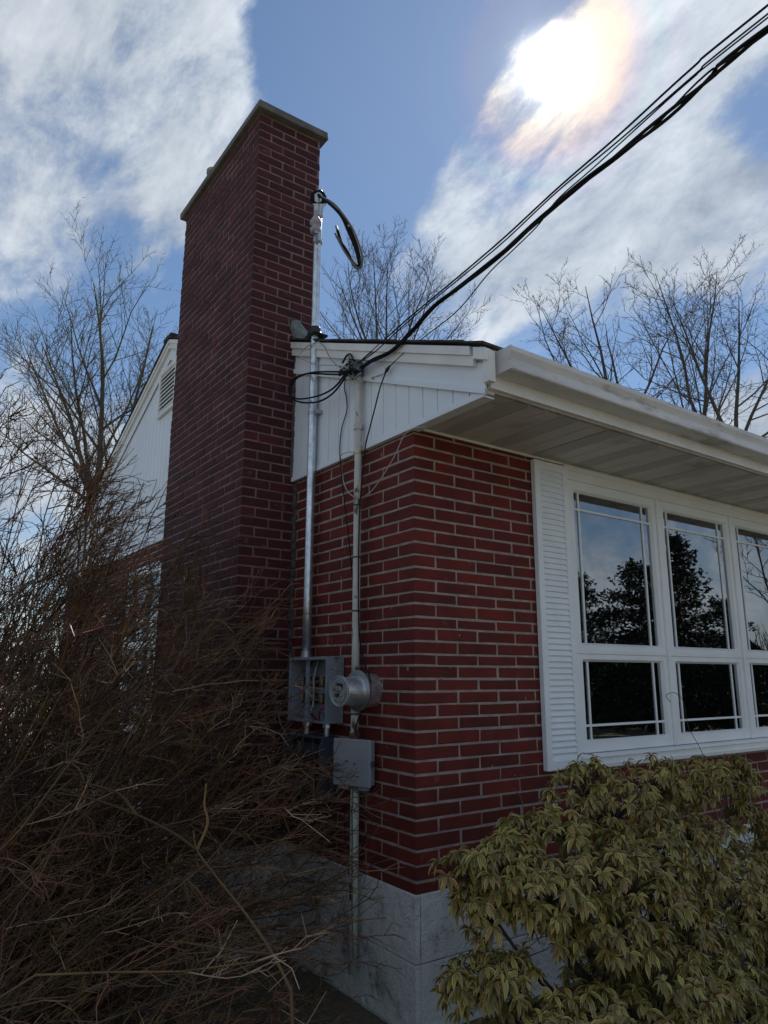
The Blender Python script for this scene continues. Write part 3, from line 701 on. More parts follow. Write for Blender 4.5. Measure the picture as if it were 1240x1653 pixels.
# gable-side window with white frame
gw_ = MB()
for a, b_ in (((-.03, 4.10, 1.15), (.06, 4.20, 2.80)), ((-.03, 5.20, 1.15), (.06, 5.30, 2.80)), ((-.03, 4.20, 2.70), (.06, 5.20, 2.80)), ((-.045, 4.08, 1.08), (.06, 5.32, 1.1495)), ((-.02, 4.20, 1.93), (.05, 5.20, 2.0)), ((-.02, 4.68, 1.15), (.05, 4.72, 1.93)), ((-.02, 4.68, 2.0), (.05, 4.72, 2.70))): gw_.cbox(a, b_, .004)
go_ = gw_.build('side_window', 'frame_white', house)
q = MB(); q.box((.02, 4.2, 1.15), (.026, 5.2, 2.7)); sub(q, 'window_pane', 'window_glass', go_)
q = MB(); q.box((.17, 3.9, 1.0), (.18, 5.5, 2.9)); sub(q, 'blind', 'curtain', go_)

# ------------------------------------------------------------------ electrical gear on the gable wall
XP = -.062
mast = thing('service_mast', 'tall new galvanized steel mast rising beside the brick chimney', 'conduit mast', (XP, 1.05, 1.78))
def part(mb, name, mats, par, **k):
    o = mb.build(name, mats, None, **k); o.parent = par
    o.matrix_parent_inverse = Matrix.Translation(-Vector(_loc.get(par.name, (0, 0, 0)))); return o
q = MB(); q.tube([(XP, 1.05, z) for z in np.linspace(1.775, 5.16, 10)], .0285, 20, cap=True); part(q, 'pipe', 'galvanized', mast, smooth=True)
HT = at(525, 312, 0, XP)
HZ = HT[2]
q = MB(); q.lathe((XP, 1.05, HZ-.16), (0, 0, 1), [(0, .034), (.04, .036), (.10, .038), (.12, .05), (.17, .055), (.20, .045), (.22, .02)], 18)
hd = part(q, 'weatherhead', 'steel', mast, smooth=True)
q = MB(); dd = np.array((-.55, -.83, -.05)); dd /= np.linalg.norm(dd)
q.lathe(np.array((XP, 1.05, HZ))-dd*.02, dd, [(0, .058), (.05, .060), (.065, .054), (.066, .02)], 24); part(q, 'head_hood', 'cable_matte', mast, smooth=False)
q = MB(); q.lathe((XP, 1.05, HZ-.36), (0, 0, 1), [(0, .031), (.0, .036), (.028, .036), (.028, .031)], 18); q.tube([(XP-.03, .99, HZ-.345), (XP-.07, .95, HZ-.345)], .010, 8); q.cbox((XP-.06, .93, HZ-.42), (XP-.035, .985, HZ-.35), .004)
q.tube([(XP+.02, 1.09, HZ-.345), (XP+.03, 1.16, HZ-.345)], .006, 6); part(q, 'insulator_clamp', 'steel', mast)
q = MB(); oI = np.array((XP-.055, .985, HZ-.33))
q.lathe(oI, (0, 0, 1), [(0, .02), (.0, .034), (.02, .040), (.03, .040), (.04, .026), (.06, .026), (.07, .042), (.09, .042), (.11, .030), (.15, .012), (.18, .012)], 18); part(q, 'insulator', 'porcelain', mast, smooth=True)
for zc in (3.42, 3.92):
    q = MB(); q.lathe((XP, 1.05, zc-.012), (0, 0, 1), [(0, .0285), (0, .032), (.024, .032), (.024, .0285)], 18); q.cbox((XP+.0, .985, zc-.014), (-.024, 1.02, zc+.014), .003); part(q, 'pipe_clamp', 'steel', mast)
q = MB(); q.lathe((XP, 1.05, 4.005), (.0, -.15, 1), [(0, .055), (.012, .052), (.025, .042), (.05, .036), (.06, .030)], 20); q.cbox((XP-.05, .985, 3.99), (XP+.07, 1.11, 4.003), .004, 0, .003); part(q, 'roof_boot', 'black_rubber', mast)
q = MB(); q.lathe((XP, 1.05, 1.775), (0, 0, 1), [(0, .042), (.012, .042), (.013, .036), (.04, .036), (.041, .030)], 20); part(q, 'hub', 'steel', mast)
# conductor tails that hang from the new weatherhead
def pix(pts, x): return [at(a, b_, 0, x) for a, b_ in pts]
tl1 = [(527, 318), (541, 335), (556, 352), (568, 375), (577, 400), (581, 424), (578, 432), (572, 428), (562, 411), (552, 393), (545, 372)]
tl2 = [(523, 314), (538, 328), (555, 347), (570, 370), (580, 395), (585, 416), (583, 430), (576, 432), (566, 420), (554, 402), (541, 377)]
tl3 = [(525, 320), (537, 333), (552, 350), (562, 372), (573, 398), (579, 420), (579, 430), (570, 424), (560, 405), (548, 388)]
for tl_, xo, mt in ((tl1, -.13, 'cable_matte'), (tl2, -.16, 'cable_grey'), (tl3, -.145, 'cable_matte')):
    q = MB(); c_ = smooth_curve([(XP-.03, 1.0, HZ)]+pix(tl_[1:], xo), 7); q.tube(c_, .0105 if mt != 'cable_grey' else .0065, 8); part(q, 'conductor_tail', mt, mast, smooth=True)
for tl_, xo in ((tl1, -.13), (tl3, -.145)):
    q = MB(); c_ = smooth_curve(pix(tl_[-3:], xo), 6); q.tube(c_[-4:]+[c_[-1]+(c_[-1]-c_[-3])], .009, 8); part(q, 'bare_end', 'bare_wire', mast)
c_ = smooth_curve(pix(tl1, -.13), 7)
for i in (18, 50): q = MB(); q.tube(c_[i:i+2], .013, 8); part(q, 'wire_band', 'bare_wire', mast)

# old painted mast
OX = -.060; OY = .478
old = thing('old_service_mast', 'older peeling white painted pipe mast feeding the round glass meter', 'conduit mast', (OX, OY, .3))
q = MB(); q.tube([(OX, OY, z) for z in np.linspace(1.665, 3.50, 12)], .0225, 16); part(q, 'pipe', 'old_pipe', old, smooth=True)
q = MB(); q.tube([(OX, OY, z) for z in (1.30, 1.40, 1.50)], .0225, 16); q.lathe((OX, OY, 1.315), (0, 0, 1), [(0, .03), (.04, .03), (.05, .024)], 16); part(q, 'lower_pipe', 'old_pipe', old, smooth=True)
q = MB(); q.tube([(OX, OY-.01, z) for z in (.16, .5, .8, 1.07)], .0245, 16); part(q, 'riser_pipe', 'old_pipe', old, smooth=True)
q = MB(); q.lathe((OX, OY, 3.14), (0, 0, 1), [(0, .023), (0, .029), (.035, .029), (.035, .023)], 16); part(q, 'coupling', 'old_pipe', old); q = MB(); q.lathe((OX, OY, 3.44), (0, 0, 1), [(0, .023), (.005, .027), (.03, .027), (.035, .023)], 16); part(q, 'coupling', 'old_pipe', old)
q = MB(); q.lathe((OX, OY, 3.49), (0, 0, 1), [(0, .026), (.03, .030), (.06, .030), (.085, .018)], 14); q.lathe((OX-.02, OY-.03, 3.545), (-.7, -.7, -.3), [(0, .03), (.03, .035), (.05, .03)], 12); part(q, 'weatherhead', 'dark_enamel', old)
for z in (2.66, 2.345, 2.03, 1.455): q = MB(); q.lathe((OX, OY, z), (0, 0, 1), [(0, .023), (0, .0262), (.008, .0262), (.008, .023)], 14); part(q, 'cable_tie', 'black_rubber', old)
q = MB(); q.lathe((OX, OY, 2.985), (0, 0, 1), [(0, .023), (0, .027), (.018, .027), (.018, .023)], 14); q.tube([(OX, OY+.03, 2.995), (-.03, OY+.10, 2.99), (-.028, OY+.16, 2.985)], .003, 6); part(q, 'strap', 'brass', old)

# meter
mt_ = thing('electric_meter', 'round glass electric meter on its ring base, fed by the old white pipe', 'meter', (-.05, .39, 1.59))
MC = np.array((0, .388, 1.588)); axm = np.array((-1., -.10, .0))
q = MB(); q.lathe(MC+(0.0, 0, 0), axm, [(0, .092), (.095, .092), (.100, .088), (.101, .03)], 32); part(q, 'meter_base', 'galvanized', mt_, smooth=False)
q = MB(); q.lathe(MC+axm*.1015, axm, [(0, .085), (.0, .110), (.012, .112), (.016, .085)], 32); part(q, 'meter_ring', 'steel', mt_)
q = MB(); q.lathe(MC+axm*.103, axm, [(0, .082), (.115, .072), (.126, .070)], 32); part(q, 'meter_body', 'galvanized', mt_, smooth=False)
q = MB(); q.lathe(MC+axm*.2295, axm, [(0, .070), (.0, .083), (.012, .083), (.014, .076), (.004, .072), (.003, .001)], 32); part(q, 'meter_rim', 'meter_glass', mt_, smooth=False)
q = MB(); q.lathe(MC+axm*.2365, axm, [(0, .062), (.002, .062)], 24, 0)
for k_, (dy, dz) in enumerate(((-.03, .028), (-.01, .034), (.012, .034), (.032, .028))): q.lathe(MC+axm*.239+np.array((0, dy, dz)), axm, [(0, .009), (.002, .009)], 12, 1)
for k_ in range(5): q.cbox((MC[0]-.2425, MC[1]-.03+k_*.012, MC[2]-.03), (MC[0]-.2405, MC[1]-.022+k_*.012, MC[2]-.012), .0005, 1)
q.cbox((MC[0]-.2425, MC[1]-.045, MC[2]-.004), (MC[0]-.2405, MC[1]+.045, MC[2]+.004), .0005, 2)
part(q, 'meter_dial', ['label_plate', 'black_rubber', 'steel'], mt_)

# new open meter socket
def open_box(par, d, y0, y1, z0, z1, mt, th=.004, name='enclosure'):
    q = MB(); q.box((-.012, y0, z0), (-.008, y1, z1)); q.box((-d, y0, z0), (-.0121, y0+th, z1)); q.box((-d, y1-th, z0), (-.0121, y1, z1)); q.box((-d, y0+th, z1-th), (-.0121, y1-th, z1)); q.box((-d, y0+th, z0), (-.0121, y1-th, z0+th))
    q.cbox((-d-.002, y0-.002, z0-.002), (-d+.006, y0+.014, z1+.002), .001); q.cbox((-d-.002, y1-.014, z0-.002), (-d+.006, y1+.002, z1+.002), .001)
    q.cbox((-d-.002, y0+.0145, z1-.014), (-d+.006, y1-.0145, z1+.002), .001); q.cbox((-d-.002, y0+.0145, z0-.002), (-d+.006, y1-.0145, z0+.014), .001)
    return part(q, name, mt, par)
sk = thing('meter_socket', 'open grey meter socket box without its cover, under the galvanized mast', 'electrical box', (0, .91, 1.39))
open_box(sk, .125, .685, 1.150, 1.395, 1.775, 'grey_enamel')
q = MB()
for yy in (.98, 1.06, .82, .76):
    for zz_ in (1.63, 1.53): q.cbox((-.07, yy-.018, zz_-.03), (-.018, yy+.018, zz_+.03), .003, 0); q.cbox((-.082, yy-.008, zz_-.022), (-.0705, yy+.008, zz_+.022), .002, 1)
q.cbox((-.05, .72, 1.515), (-.03, 1.10, 1.528), .002, 1); q.cbox((-.05, .72, 1.625), (-.03, 1.10, 1.638), .002, 1)
part(q, 'terminal_block', ['black_rubber', 'brass'], sk)
for yy, mt in ((1.02, 'black_cable'), (.80, 'red_wire'), (.95, 'white_wire')):
    q = MB()
    c_ = smooth_curve([(-.03, yy, 1.76), (-.05, yy+rng.uniform(-.03, .03), 1.70), (-.06, yy, 1.65)], 6); q.tube(c_, .006, 6)
    c_ = smooth_curve([(-.06, yy, 1.65), (-.06, yy, 1.50), (-.08, yy+rng.uniform(-.06, .06), 1.46), (-.05, .93+rng.uniform(-.06, .06), 1.40)], 6); q.tube(c_, .006, 6); part(q, 'internal_wire', mt, sk)
q = MB(); q.cbox((-.110, .940, 1.40), (-.0905, .965, 1.77), .002); part(q, 'cover_bracket', 'grey_enamel', sk)
q = MB(); q.cbox((-.098, .6815, 1.56), (-.028, .6845, 1.74), .0005); part(q, 'rating_plate', 'label_plate', sk)

pb = thing('breaker_panel', 'dark open breaker panel mounted below the open meter socket', 'electrical box', (0, .95, .95))
open_box(pb, .115, .735, 1.22, .965, 1.318, 'dark_enamel')
q = MB(); q.cbox((-.06, .80, 1.0), (-.02, 1.16, 1.27), .004, 0)
for k_ in range(8): q.cbox((-.085, .85+.036*k_, 1.05), (-.061, .88+.036*k_, 1.21), .002, 1)
part(q, 'breaker_row', ['dark_enamel', 'black_rubber'], pb)
for yy in (1.02, .78):
    q = MB(); q.tube([(-.06, yy, 1.31), (-.06, yy, 1.40)], .018, 12); q.lathe((-.06, yy, 1.365), (0, 0, 1), [(0, .026), (.02, .026)], 8); part(q, 'nipple', 'galvanized', pb)
# small grey utility box, turned towards the path
ub = thing('utility_box', 'small closed grey box on the old white pipe below the round meter', 'electrical box', (-.07, OY-.02, 1.09))
ang = R(20)
def rotpt(p): c_, s_ = math.cos(ang), math.sin(ang); x, y, z = p; return (-.07+x*c_-y*s_, OY-.03+x*s_+y*c_, 1.205+z)
q = MB(); q.cbox((-.028, -.122, -.118), (.016, .122, .118), .008); q.v = [rotpt(p) for p in q.v]; part(q, 'enclosure', 'box_grey', ub)
q = MB(); q.cbox((-.042, -.128, -.124), (-.0285, .128, .124), .007); q.v = [rotpt(p) for p in q.v]; part(q, 'cover', 'box_grey', ub)
for yy, zz_ in ((-.13, .0), (.128, .07), (.128, -.07)): q = MB(); q.cbox((-.038, yy-.008, zz_-.014), (-.01, yy+.010, zz_+.014), .003); q.v = [rotpt(p) for p in q.v]; part(q, 'latch', 'dark_enamel', ub)
for yy, zz_ in ((.02, .0), (-.03, -.012)): q = MB(); q.cbox((-.0435, yy, zz_), (-.0425, yy+.012, zz_+.012), .001); q.v = [rotpt(p) for p in q.v]; part(q, 'screw', 'dark_enamel', ub)
for yy in (-.07, .06): q = MB(); q.cbox((-.03, yy-.03, -.142), (-.0, yy+.03, -.119), .004); q.v = [rotpt(p) for p in q.v]; part(q, 'mounting_tab', 'box_grey', ub)

# ------------------------------------------------------------------ cables
def cable(name, label, cat, pts, r, mt, group=None, n=8, seg=8):
    q = MB(); q.tube(smooth_curve(pts, seg), r, n); return tag(q.build(name, mt, smooth=True), label, cat, group)
XC = -.09
spine = pix([(567, 603), (600, 583), (640, 560), (700, 496), (760, 450), (820, 400), (900, 328), (1000, 249), (1064, 197), (1116, 150), (1157, 113), (1240, 47)], XC)
last = np.array(spine[-1]); dirv = np.array([.03, -1.0, .08])
spine += [tuple(last+dirv*s_+np.array((0, 0, .006*s_*s_))) for s_ in (2, 5, 9, 14, 20)]
sp = np.array(smooth_curve(spine, 10)); s_len = np.r_[0, np.cumsum(np.linalg.norm(np.diff(sp, axis=0), axis=1))]
fine = np.linspace(0, s_len[-1], 500); spf = np.array([np.interp(fine, s_len, sp[:, i]) for i in range(3)]).T
drop = thing('service_drop', 'thick twisted black power cable climbing from the old mast to the sky', 'cable', tuple(spf[0]))
for ph, rr, mt, off in ((0, .0072, 'black_cable', .0068), (2.1, .0072, 'black_cable', .0068), (4.2, .0042, 'black_cable', .0075)):
    P = []
    for s_, p in zip(fine, spf):
        a = ph+s_*7.2+.7*math.sin(s_*2.3); gap = off*(1+.9*max(0, math.sin(s_*3.1+.4))**3*(1 if s_ > .6 else 0))
        P.append(p+gap*np.array((math.cos(a), 0, math.sin(a))))
    q = MB(); q.tube(P, rr, 6); part(q, 'strand', mt, drop, smooth=True)
def line_to_street(pts, x):
    s_ = pix(pts, x); l_ = np.array(s_[-1]); return s_+[tuple(l_+dirv*k_+np.array((0, 0, .006*k_*k_))) for k_ in (2, 5, 9, 14, 20)]
cable('overhead_wire', 'thin black wire running highest above the twisted power cable', 'cable', line_to_street([(566, 597), (600, 567), (650, 522), (700, 480), (760, 430), (820, 378), (900, 304), (1000, 217), (1116, 111), (1240, 8)], -.07), .0044, 'black_cable')
cable('overhead_wire', 'second thin black wire running just below the highest wire', 'cable', line_to_street([(563, 593), (600, 572), (650, 527), (700, 484), (760, 435), (820, 384), (900, 309), (1000, 226), (1121, 121), (1240, 22)], -.115), .0034, 'black_cable')
ph = cable('phone_wire', 'thin phone wire dropping to its black clamp near the white siding hook', 'cable', line_to_street([(625, 596), (650, 572), (690, 540), (740, 500), (790, 440), (830, 402), (870, 362), (900, 322), (961, 268), (1040, 196), (1116, 128), (1240, 28)], -.06), .0030, 'black_cable')
tn_ = thing('cable_splice', 'tangle of taped wires and splices at the top of the old white mast', 'cable splice', at(568, 595, 0, -.09))
q = MB()
for k_ in range(16):
    c_ = [np.array(at(566+rng.gauss(0, 9), 594+rng.gauss(0, 7), 0, -.09+rng.uniform(-.03, .03))) for _ in range(4)]
    q.tube(smooth_curve(c_, 6), rng.choice((.003, .0045, .0065)), 6, rng.choice((0, 0, 0, 1)))
part(q, 'tape_knot', ['black_cable', 'bare_wire'], tn_, smooth=True)
q = MB(); q.tube(smooth_curve(pix([(548, 605), (562, 598), (580, 590)], -.10), 5), .011, 8); q.tube(smooth_curve(pix([(553, 586), (560, 574), (566, 572), (570, 580)], -.08), 5), .007, 8); part(q, 'splice_sleeve', 'black_rubber', tn_, smooth=True)
cable('drip_loop', 'lower black cable loop hanging left of the galvanized mast', 'cable', pix([(568, 598), (553, 604), (530, 604), (500, 603), (485, 606), (472, 614), (467, 628), (470, 640), (485, 644), (510, 640), (530, 632), (545, 620), (560, 600)], -.12), .0062, 'black_cable', 'black drip loops beside the galvanized mast')
cable('drip_loop', 'larger black cable loop bowing lowest over the galvanized mast', 'cable', pix([(570, 596), (552, 600), (525, 600), (500, 602), (480, 610), (471, 622), (468, 634), (474, 645), (492, 650), (515, 648), (535, 637), (550, 620), (563, 600)], -.14), .0062, 'black_cable', 'black drip loops beside the galvanized mast')
cable('ground_wire', 'pale wire looping from the roof boot past the galvanized mast to the splice', 'wire', pix([(514, 552), (498, 558), (486, 569), (487, 577), (500, 585), (520, 589), (545, 590), (566, 594)], -.11), .0042, 'white_wire')
cable('ground_wire', 'grey wire sagging from the roof boot down right to the splice', 'wire', pix([(515, 552), (524, 560), (531, 574), (540, 586), (556, 597), (566, 598)], -.10), .0042, 'bare_wire')
cable('thin_wire', 'thin dark wire hanging from the splice down past the siding to the meter', 'wire', pix([(560, 598), (556, 625), (559, 640), (560, 662), (552, 690), (549, 715), (549, 738), (552, 770), (556, 810), (562, 860), (569, 930), (577, 1000), (584, 1080)], -.034), .0035, 'black_cable')
cable('thin_wire', 'thin black wire from the phone clamp down along the old white pipe', 'wire', pix([(624, 598), (614, 625), (605, 660), (596, 695), (590, 720), (586, 760), (580, 840), (579, 1000), (586, 1060), (598, 1100), (594, 1130), (577, 1165), (574, 1190)], -.078), .0042, 'black_cable')
cable('thin_wire', 'loose pale wire looping from the soffit corner to the siding edge', 'wire', pix([(688, 689), (666, 692), (652, 704), (640, 730), (628, 752), (610, 780), (595, 797), (578, 804), (562, 794), (554, 775), (551, 752), (549, 738), (560, 730), (574, 731), (580, 738)], -.030), .0028, 'white_wire')
q = MB(); q.tube(pix([(621, 603), (625, 597), (630, 590)], -.06), [.004, .012, .005], 8); tag(q.build('wire_clamp', 'black_rubber', smooth=True), 'black wedge clamp gripping the phone wire off the siding', 'clamp')
q = MB(); hk = np.array(at(609, 609, 0, -.03)); q.tube(smooth_curve([at(621, 603, 0, -.06), hk+(-.012, 0, 0), hk+(-.02, .02, -.01), hk+(-.012, .03, .01), hk], 6), .0035, 6); q.cbox(hk-(.0, .012, .012), hk+(.007, .012, .012), .002)
tag(q.build('wall_hook', 'steel'), 'small steel hook screwed into the white siding under the phone clamp', 'hook')
cable('earth_wire', 'green earth wire running down the lower white pipe over the foundation', 'wire', [(OX-.022, OY-.022, 1.06), (OX-.03, OY-.03, .95), (OX-.022, OY-.024, .8), (OX-.028, OY-.035, .6), (OX-.02, OY-.03, .4), (OX-.03, OY-.06, .25)], .0035, 'green_wire')
cable('cable_tail', 'dark cord on the foundation pipe left of the green wire', 'wire', [(OX-.024, OY+.01, 1.05), (OX-.035, OY+.035, .95), (OX-.03, OY+.03, .8), (OX-.012, OY+.032, .66), (-.04, OY+.0, .45)], .003, 'black_cable')
#==PLANTS==
# ------------------------------------------------------------------ bare trees
def unit(v): return v/(np.linalg.norm(v)+1e-12)
def grow(mb, nr_, p, d, L_, r, lvl, P):
    """one limb and everything it carries"""
    nseg = max(3, min(9, int(L_/P['seg'][lvl]))); pts = [p]; rad = [r]; q = p.copy(); dd = d.copy()
    kids = []
    for i in range(nseg):
        dd = unit(dd+nr_.normal(0, P['wig'][lvl], 3)+np.array((0, 0, P['up'][lvl]))/nseg)
        q = q+dd*L_/nseg; pts.append(q.copy()); t_ = (i+1)/nseg; rad.append(r*(1-t_)**.8*(1-P['tip'])+r*P['tip']*(1-t_*.5)); kids.append((q.copy(), dd.copy(), t_))
    mb.tube(pts, rad, P['sides'][lvl], cap=False)
    if lvl >= P['max']: return
    nk = P['n'][lvl]; nk = int(nk*(.7+.6*nr_.random())+.5)
    for k_ in range(nk):
        t_ = P['from'][lvl]+(1-P['from'][lvl])*((k_+nr_.random())/nk); f = t_*nseg; i = min(int(f), nseg-1); fr_ = f-i
        pp = pts[i]*(1-fr_)+pts[i+1]*fr_; base = kids[i][1]
        rnd = nr_.normal(0, 1, 3); perp = unit(rnd-base*rnd.dot(base)); an = P['ang'][lvl]*(.7+.6*nr_.random())
        nd = unit(base*math.cos(an)+perp*math.sin(an)); rr = (rad[i]*(1-fr_)+rad[i+1]*fr_)*P['rr'][lvl]
        ll = L_*P['lr'][lvl]*(.65+.6*nr_.random())*(1.15-.72*t_)
        grow(mb, nr_, pp, nd, ll, max(rr, P['rmin']), lvl+1, P)
def bare_tree(label, base, H, r, seed, stems, P, mt='dark_bark', trunk_h=None, lean=(0, 0)):
    nr_ = np.random.default_rng(seed); base = np.array((base[0], base[1], -.2), float)
    t_ = thing('bare_tree', label, 'tree', tuple(base), 'bare winter trees round the house')
    tk = MB(); th = trunk_h or H*.3; top = base+np.array((lean[0], lean[1], th+.2)); mid_ = (base+top)/2+np.array((nr_.normal(0, .08), nr_.normal(0, .08), 0))
    tk.tube(smooth_curve([base, mid_, top], 5), list(np.linspace(r*1.5, r, 11)), 10); part(tk, 'trunk', mt, t_, smooth=True)
    cr_m = MB()
    for (az, an, lf, rf_) in stems:
        d_ = np.array((math.cos(az)*math.sin(an), math.sin(az)*math.sin(an), math.cos(an)))
        grow(cr_m, nr_, top.copy()-np.array((0, 0, r*.5)), d_, (H-th)*lf, r*rf_, 0, P)
    part(cr_m, 'crown', mt, t_, smooth=True, fixn=False)
    return t_
PT = dict(seg=[1.0, .6, .35, .25, .2], wig=[.07, .09, .11, .13, .15], up=[.25, .55, .60, .45, .2], tip=.25, sides=[7, 5, 4, 3, 3], n=[10, 9, 7, 4], ang=[.66, .74, .76, .7], rr=[.52, .52, .6, .7], lr=[.60, .50, .40, .5], rmin=.006, max=3)
PT['from'] = [.15, .15, .12, .15]
RA = rt0; 
def saz(s): # azimuth for a limb leaning to the picture's right (s>0) or left, as seen across the yard
    v = RA*s; return math.atan2(v[1], v[0])
PL = dict(PT, ang=[.74, .82, .82, .8], up=[.22, .42, .42, .3, .2], n=[13, 9, 5, 3], rmin=.0060)
bare_tree('tall bare tree left of the chimney, forking low behind the twiggy shrub', (1.6, 14.5), 11.2, .10, 3, [(saz(-1), .42, .80, .7), (saz(1)+.5, .04, 1.02, .85), (saz(-1)+.9, .55, .75, .5), (saz(1), .30, .85, .6), (saz(-1), .20, .9, .6), (saz(-1), .85, .6, .4)], PL, 'bark', 5.6)
bare_tree('slimmer bare tree right next to the white gable slope', (2.3, 15.7), 10.6, .07, 11, [(saz(1), .14, .95, .85), (saz(1)-.6, .42, .85, .65), (saz(-1), .22, .85, .7), (saz(1), .62, .7, .5)], PL, 'bark', 5.6)
bare_tree('bare tree spreading behind the roof at the right of the galvanized mast', (12.735, 18.159), 18.6, .12, 21, [(saz(-1), .18, .95, .5), (saz(1), .12, .98, .5), (saz(1)+1, .32, .9, .45), (saz(-1)+1, .48, .9, .45), (saz(1), .58, .85, .4), (saz(-1), .42, .9, .45), (saz(1), .34, .92, .45), (saz(-1), .75, .85, .4), (saz(1), .85, .8, .4), (saz(-1)-.8, .6, .8, .4)], dict(PT, n=[8, 8, 5, 3], rmin=.0078), 'dark_bark', 12.2)
PR = dict(PT, n=[8, 7, 5, 3], rmin=.0075, up=[.18, .30, .30, .25, .2], ang=[.78, .85, .85, .8], wig=[.09, .12, .13, .14, .15])
bare_tree('bare tree above the gutter, leftmost of the three right trees', (15.5, 9.7), 14.0, .095, 31, [(saz(-1), .85, .95, .5), (saz(-1), .52, .9, .6), (saz(-1)+.3, .22, .95, .75), (saz(1)+.5, .12, .9, .6), (saz(1), .30, .8, .6), (saz(-1)-.4, .9, .55, .4)], PR, 'dark_bark', 8.4)
bare_tree('narrow bare tree above the gutter, middle of the three right trees', (17.0, 8.0), 14.2, .075, 37, [(saz(-1), .22, .95, .75), (saz(1), .16, .98, .8), (saz(1)+.5, .42, .8, .5)], PR, 'dark_bark', 8.8)
bare_tree('bare tree with wide low limbs, rightmost above the gutter', (15.387, 6.24), 12.4, .085, 41, [(saz(-1), .25, .95, .7), (saz(1)+.3, .16, .95, .75), (saz(1), .55, .9, .6), (saz(1), 1.0, .7, .5), (saz(-1), .75, .6, .4)], PR, 'dark_bark', 7.3)
bare_tree('fainter bare tree far behind the right gutter trees', (20.2, 9.942), 15.0, .06, 47, [(saz(-1), .3, .9, .7), (saz(1), .35, .9, .7), (saz(1)+1, .1, .95, .7)], dict(PR, rmin=.008), 'dark_bark', 8.6)
# across the street, seen in the window panes
def mirrored(A, D_): a = R(A); return (-2.34+D_*math.sin(a), 3.03-D_*math.cos(a))
PB = dict(PT, n=[7, 6, 5, 3], rmin=.012)
x_, y_ = mirrored(65.5, 24); bare_tree('bare street tree mirrored in the third window pane', (x_, y_), 7.2, .12, 51, [(0, .35, .9, .6), (2, .3, .95, .6), (4, .4, .9, .6), (5, .2, .9, .6)], PB, 'dark_bark', 1.6)
def conifer(label, loc, H, W, seed):
    nr_ = np.random.default_rng(seed); b0 = np.array((loc[0], loc[1], -.1)); t_ = thing('conifer', label, 'tree', tuple(b0), 'conifers mirrored in the window panes')
    q = MB(); q.tube([b0, b0+(0.05, 0, H*.5), b0+(0, 0, H*.97)], [H*.018, H*.012, .02], 8); part(q, 'trunk', 'bark', t_)
    f = MB()
    for k_ in range(int(H*24)):
        z = H*(.06+.92*(k_+nr_.random())/(H*24)); az = nr_.uniform(0, 6.28); ln_ = W*(1-z/H)**.75*nr_.uniform(.55, 1.15)+.15
        d_ = np.array((math.cos(az), math.sin(az), .25)); ns = max(3, int(ln_/.22)); pts = []
        for i in range(ns+1):
            t2 = i/ns; pts.append(b0+np.array((0, 0, z))+d_*ln_*t2+np.array((0, 0, -.25*ln_*t2*t2+.1*t2*ln_)))
        f.tube(pts, list(np.linspace(.03, .006, ns+1)), 3, 1, cap=False)
        for i in range(1, ns+1):
            for s_ in range(15):
                p = pts[i]+nr_.normal(0, .085, 3); dv = unit(d_*.8+nr_.normal(0, .6, 3)+(0, 0, .1)); sd2 = unit(np.cross(dv, nr_.normal(0, 1, 3))); l2 = nr_.uniform(.06, .15)
                f.add([p-sd2*.03, p+sd2*.03, p+dv*l2*.6+sd2*.035, p+dv*l2, p+dv*l2*.6-sd2*.035], [(0, 1, 2, 3, 4)], 0)
    part(f, 'crown', ['needle', 'bark'], t_, fixn=False)
for i, (A, D_, H, W, lab) in enumerate(((50.5, 27, 5.4, 2.2, 'dark conifer mirrored at the left edge of the first pane'), (55.0, 24, 5.3, 2.8, 'broad dark conifer mirrored in the right of the first pane'), (57.6, 25, 6.3, 1.9, 'tall pointed conifer mirrored in the second pane'), (60.5, 30, 4.6, 2.4, 'low dark conifer mirrored at the right of the second pane'), (44, 30, 7.5, 2.6, 'conifer across the street beyond the first pane reflection'))):
    conifer(lab, mirrored(A, D_), H, W, 60+i)
hd_ = MB(); nr_ = np.random.default_rng(9); ha = np.array((*mirrored(43, 21), 0.)); hb = np.array((*mirrored(63.5, 23), 0.))  # hedge invented out of view so the lower panes mirror something dark
for k_ in range(26000):
    t_ = nr_.random(); a = nr_.uniform(0, math.pi); p = ha+(hb-ha)*t_+np.array((math.cos(a)*.55, math.cos(a)*.2, .35+math.sin(a)*(1.9+.3*math.sin(t_*23))))*nr_.uniform(.6, 1.05)
    dv = unit(nr_.normal(0, 1, 3)); sd2 = unit(np.cross(dv, nr_.normal(0, 1, 3))); hd_.add([p-sd2*.05, p+sd2*.05, p+dv*.17], [(0, 1, 2)], 0)
tag(hd_.build('hedge', ['needle', 'bark'], fixn=False), 'long dark evergreen hedge added out of view to darken the lower window panes', 'hedge')
# hedge-like far woods on the horizon
fwm = MB(); nr_ = np.random.default_rng(5)
for k_ in range(900):
    az = nr_.uniform(-math.pi, math.pi); D_ = nr_.uniform(85, 120); p = np.array((D_*math.sin(az), D_*math.cos(az), -.5)); h = nr_.uniform(5, 10)
    for j in range(5):
        d_ = unit(np.array((nr_.normal(0, .3), nr_.normal(0, .3), 1))); fwm.tube([p, p+d_*h*.5+nr_.normal(0, .3, 3), p+d_*h], [.18, .10, .02], 3, cap=False)
tag(fwm.build('far_woods', 'dark_bark', fixn=False), 'distant grey line of leafless woods along the horizon', 'woods', kind='stuff')

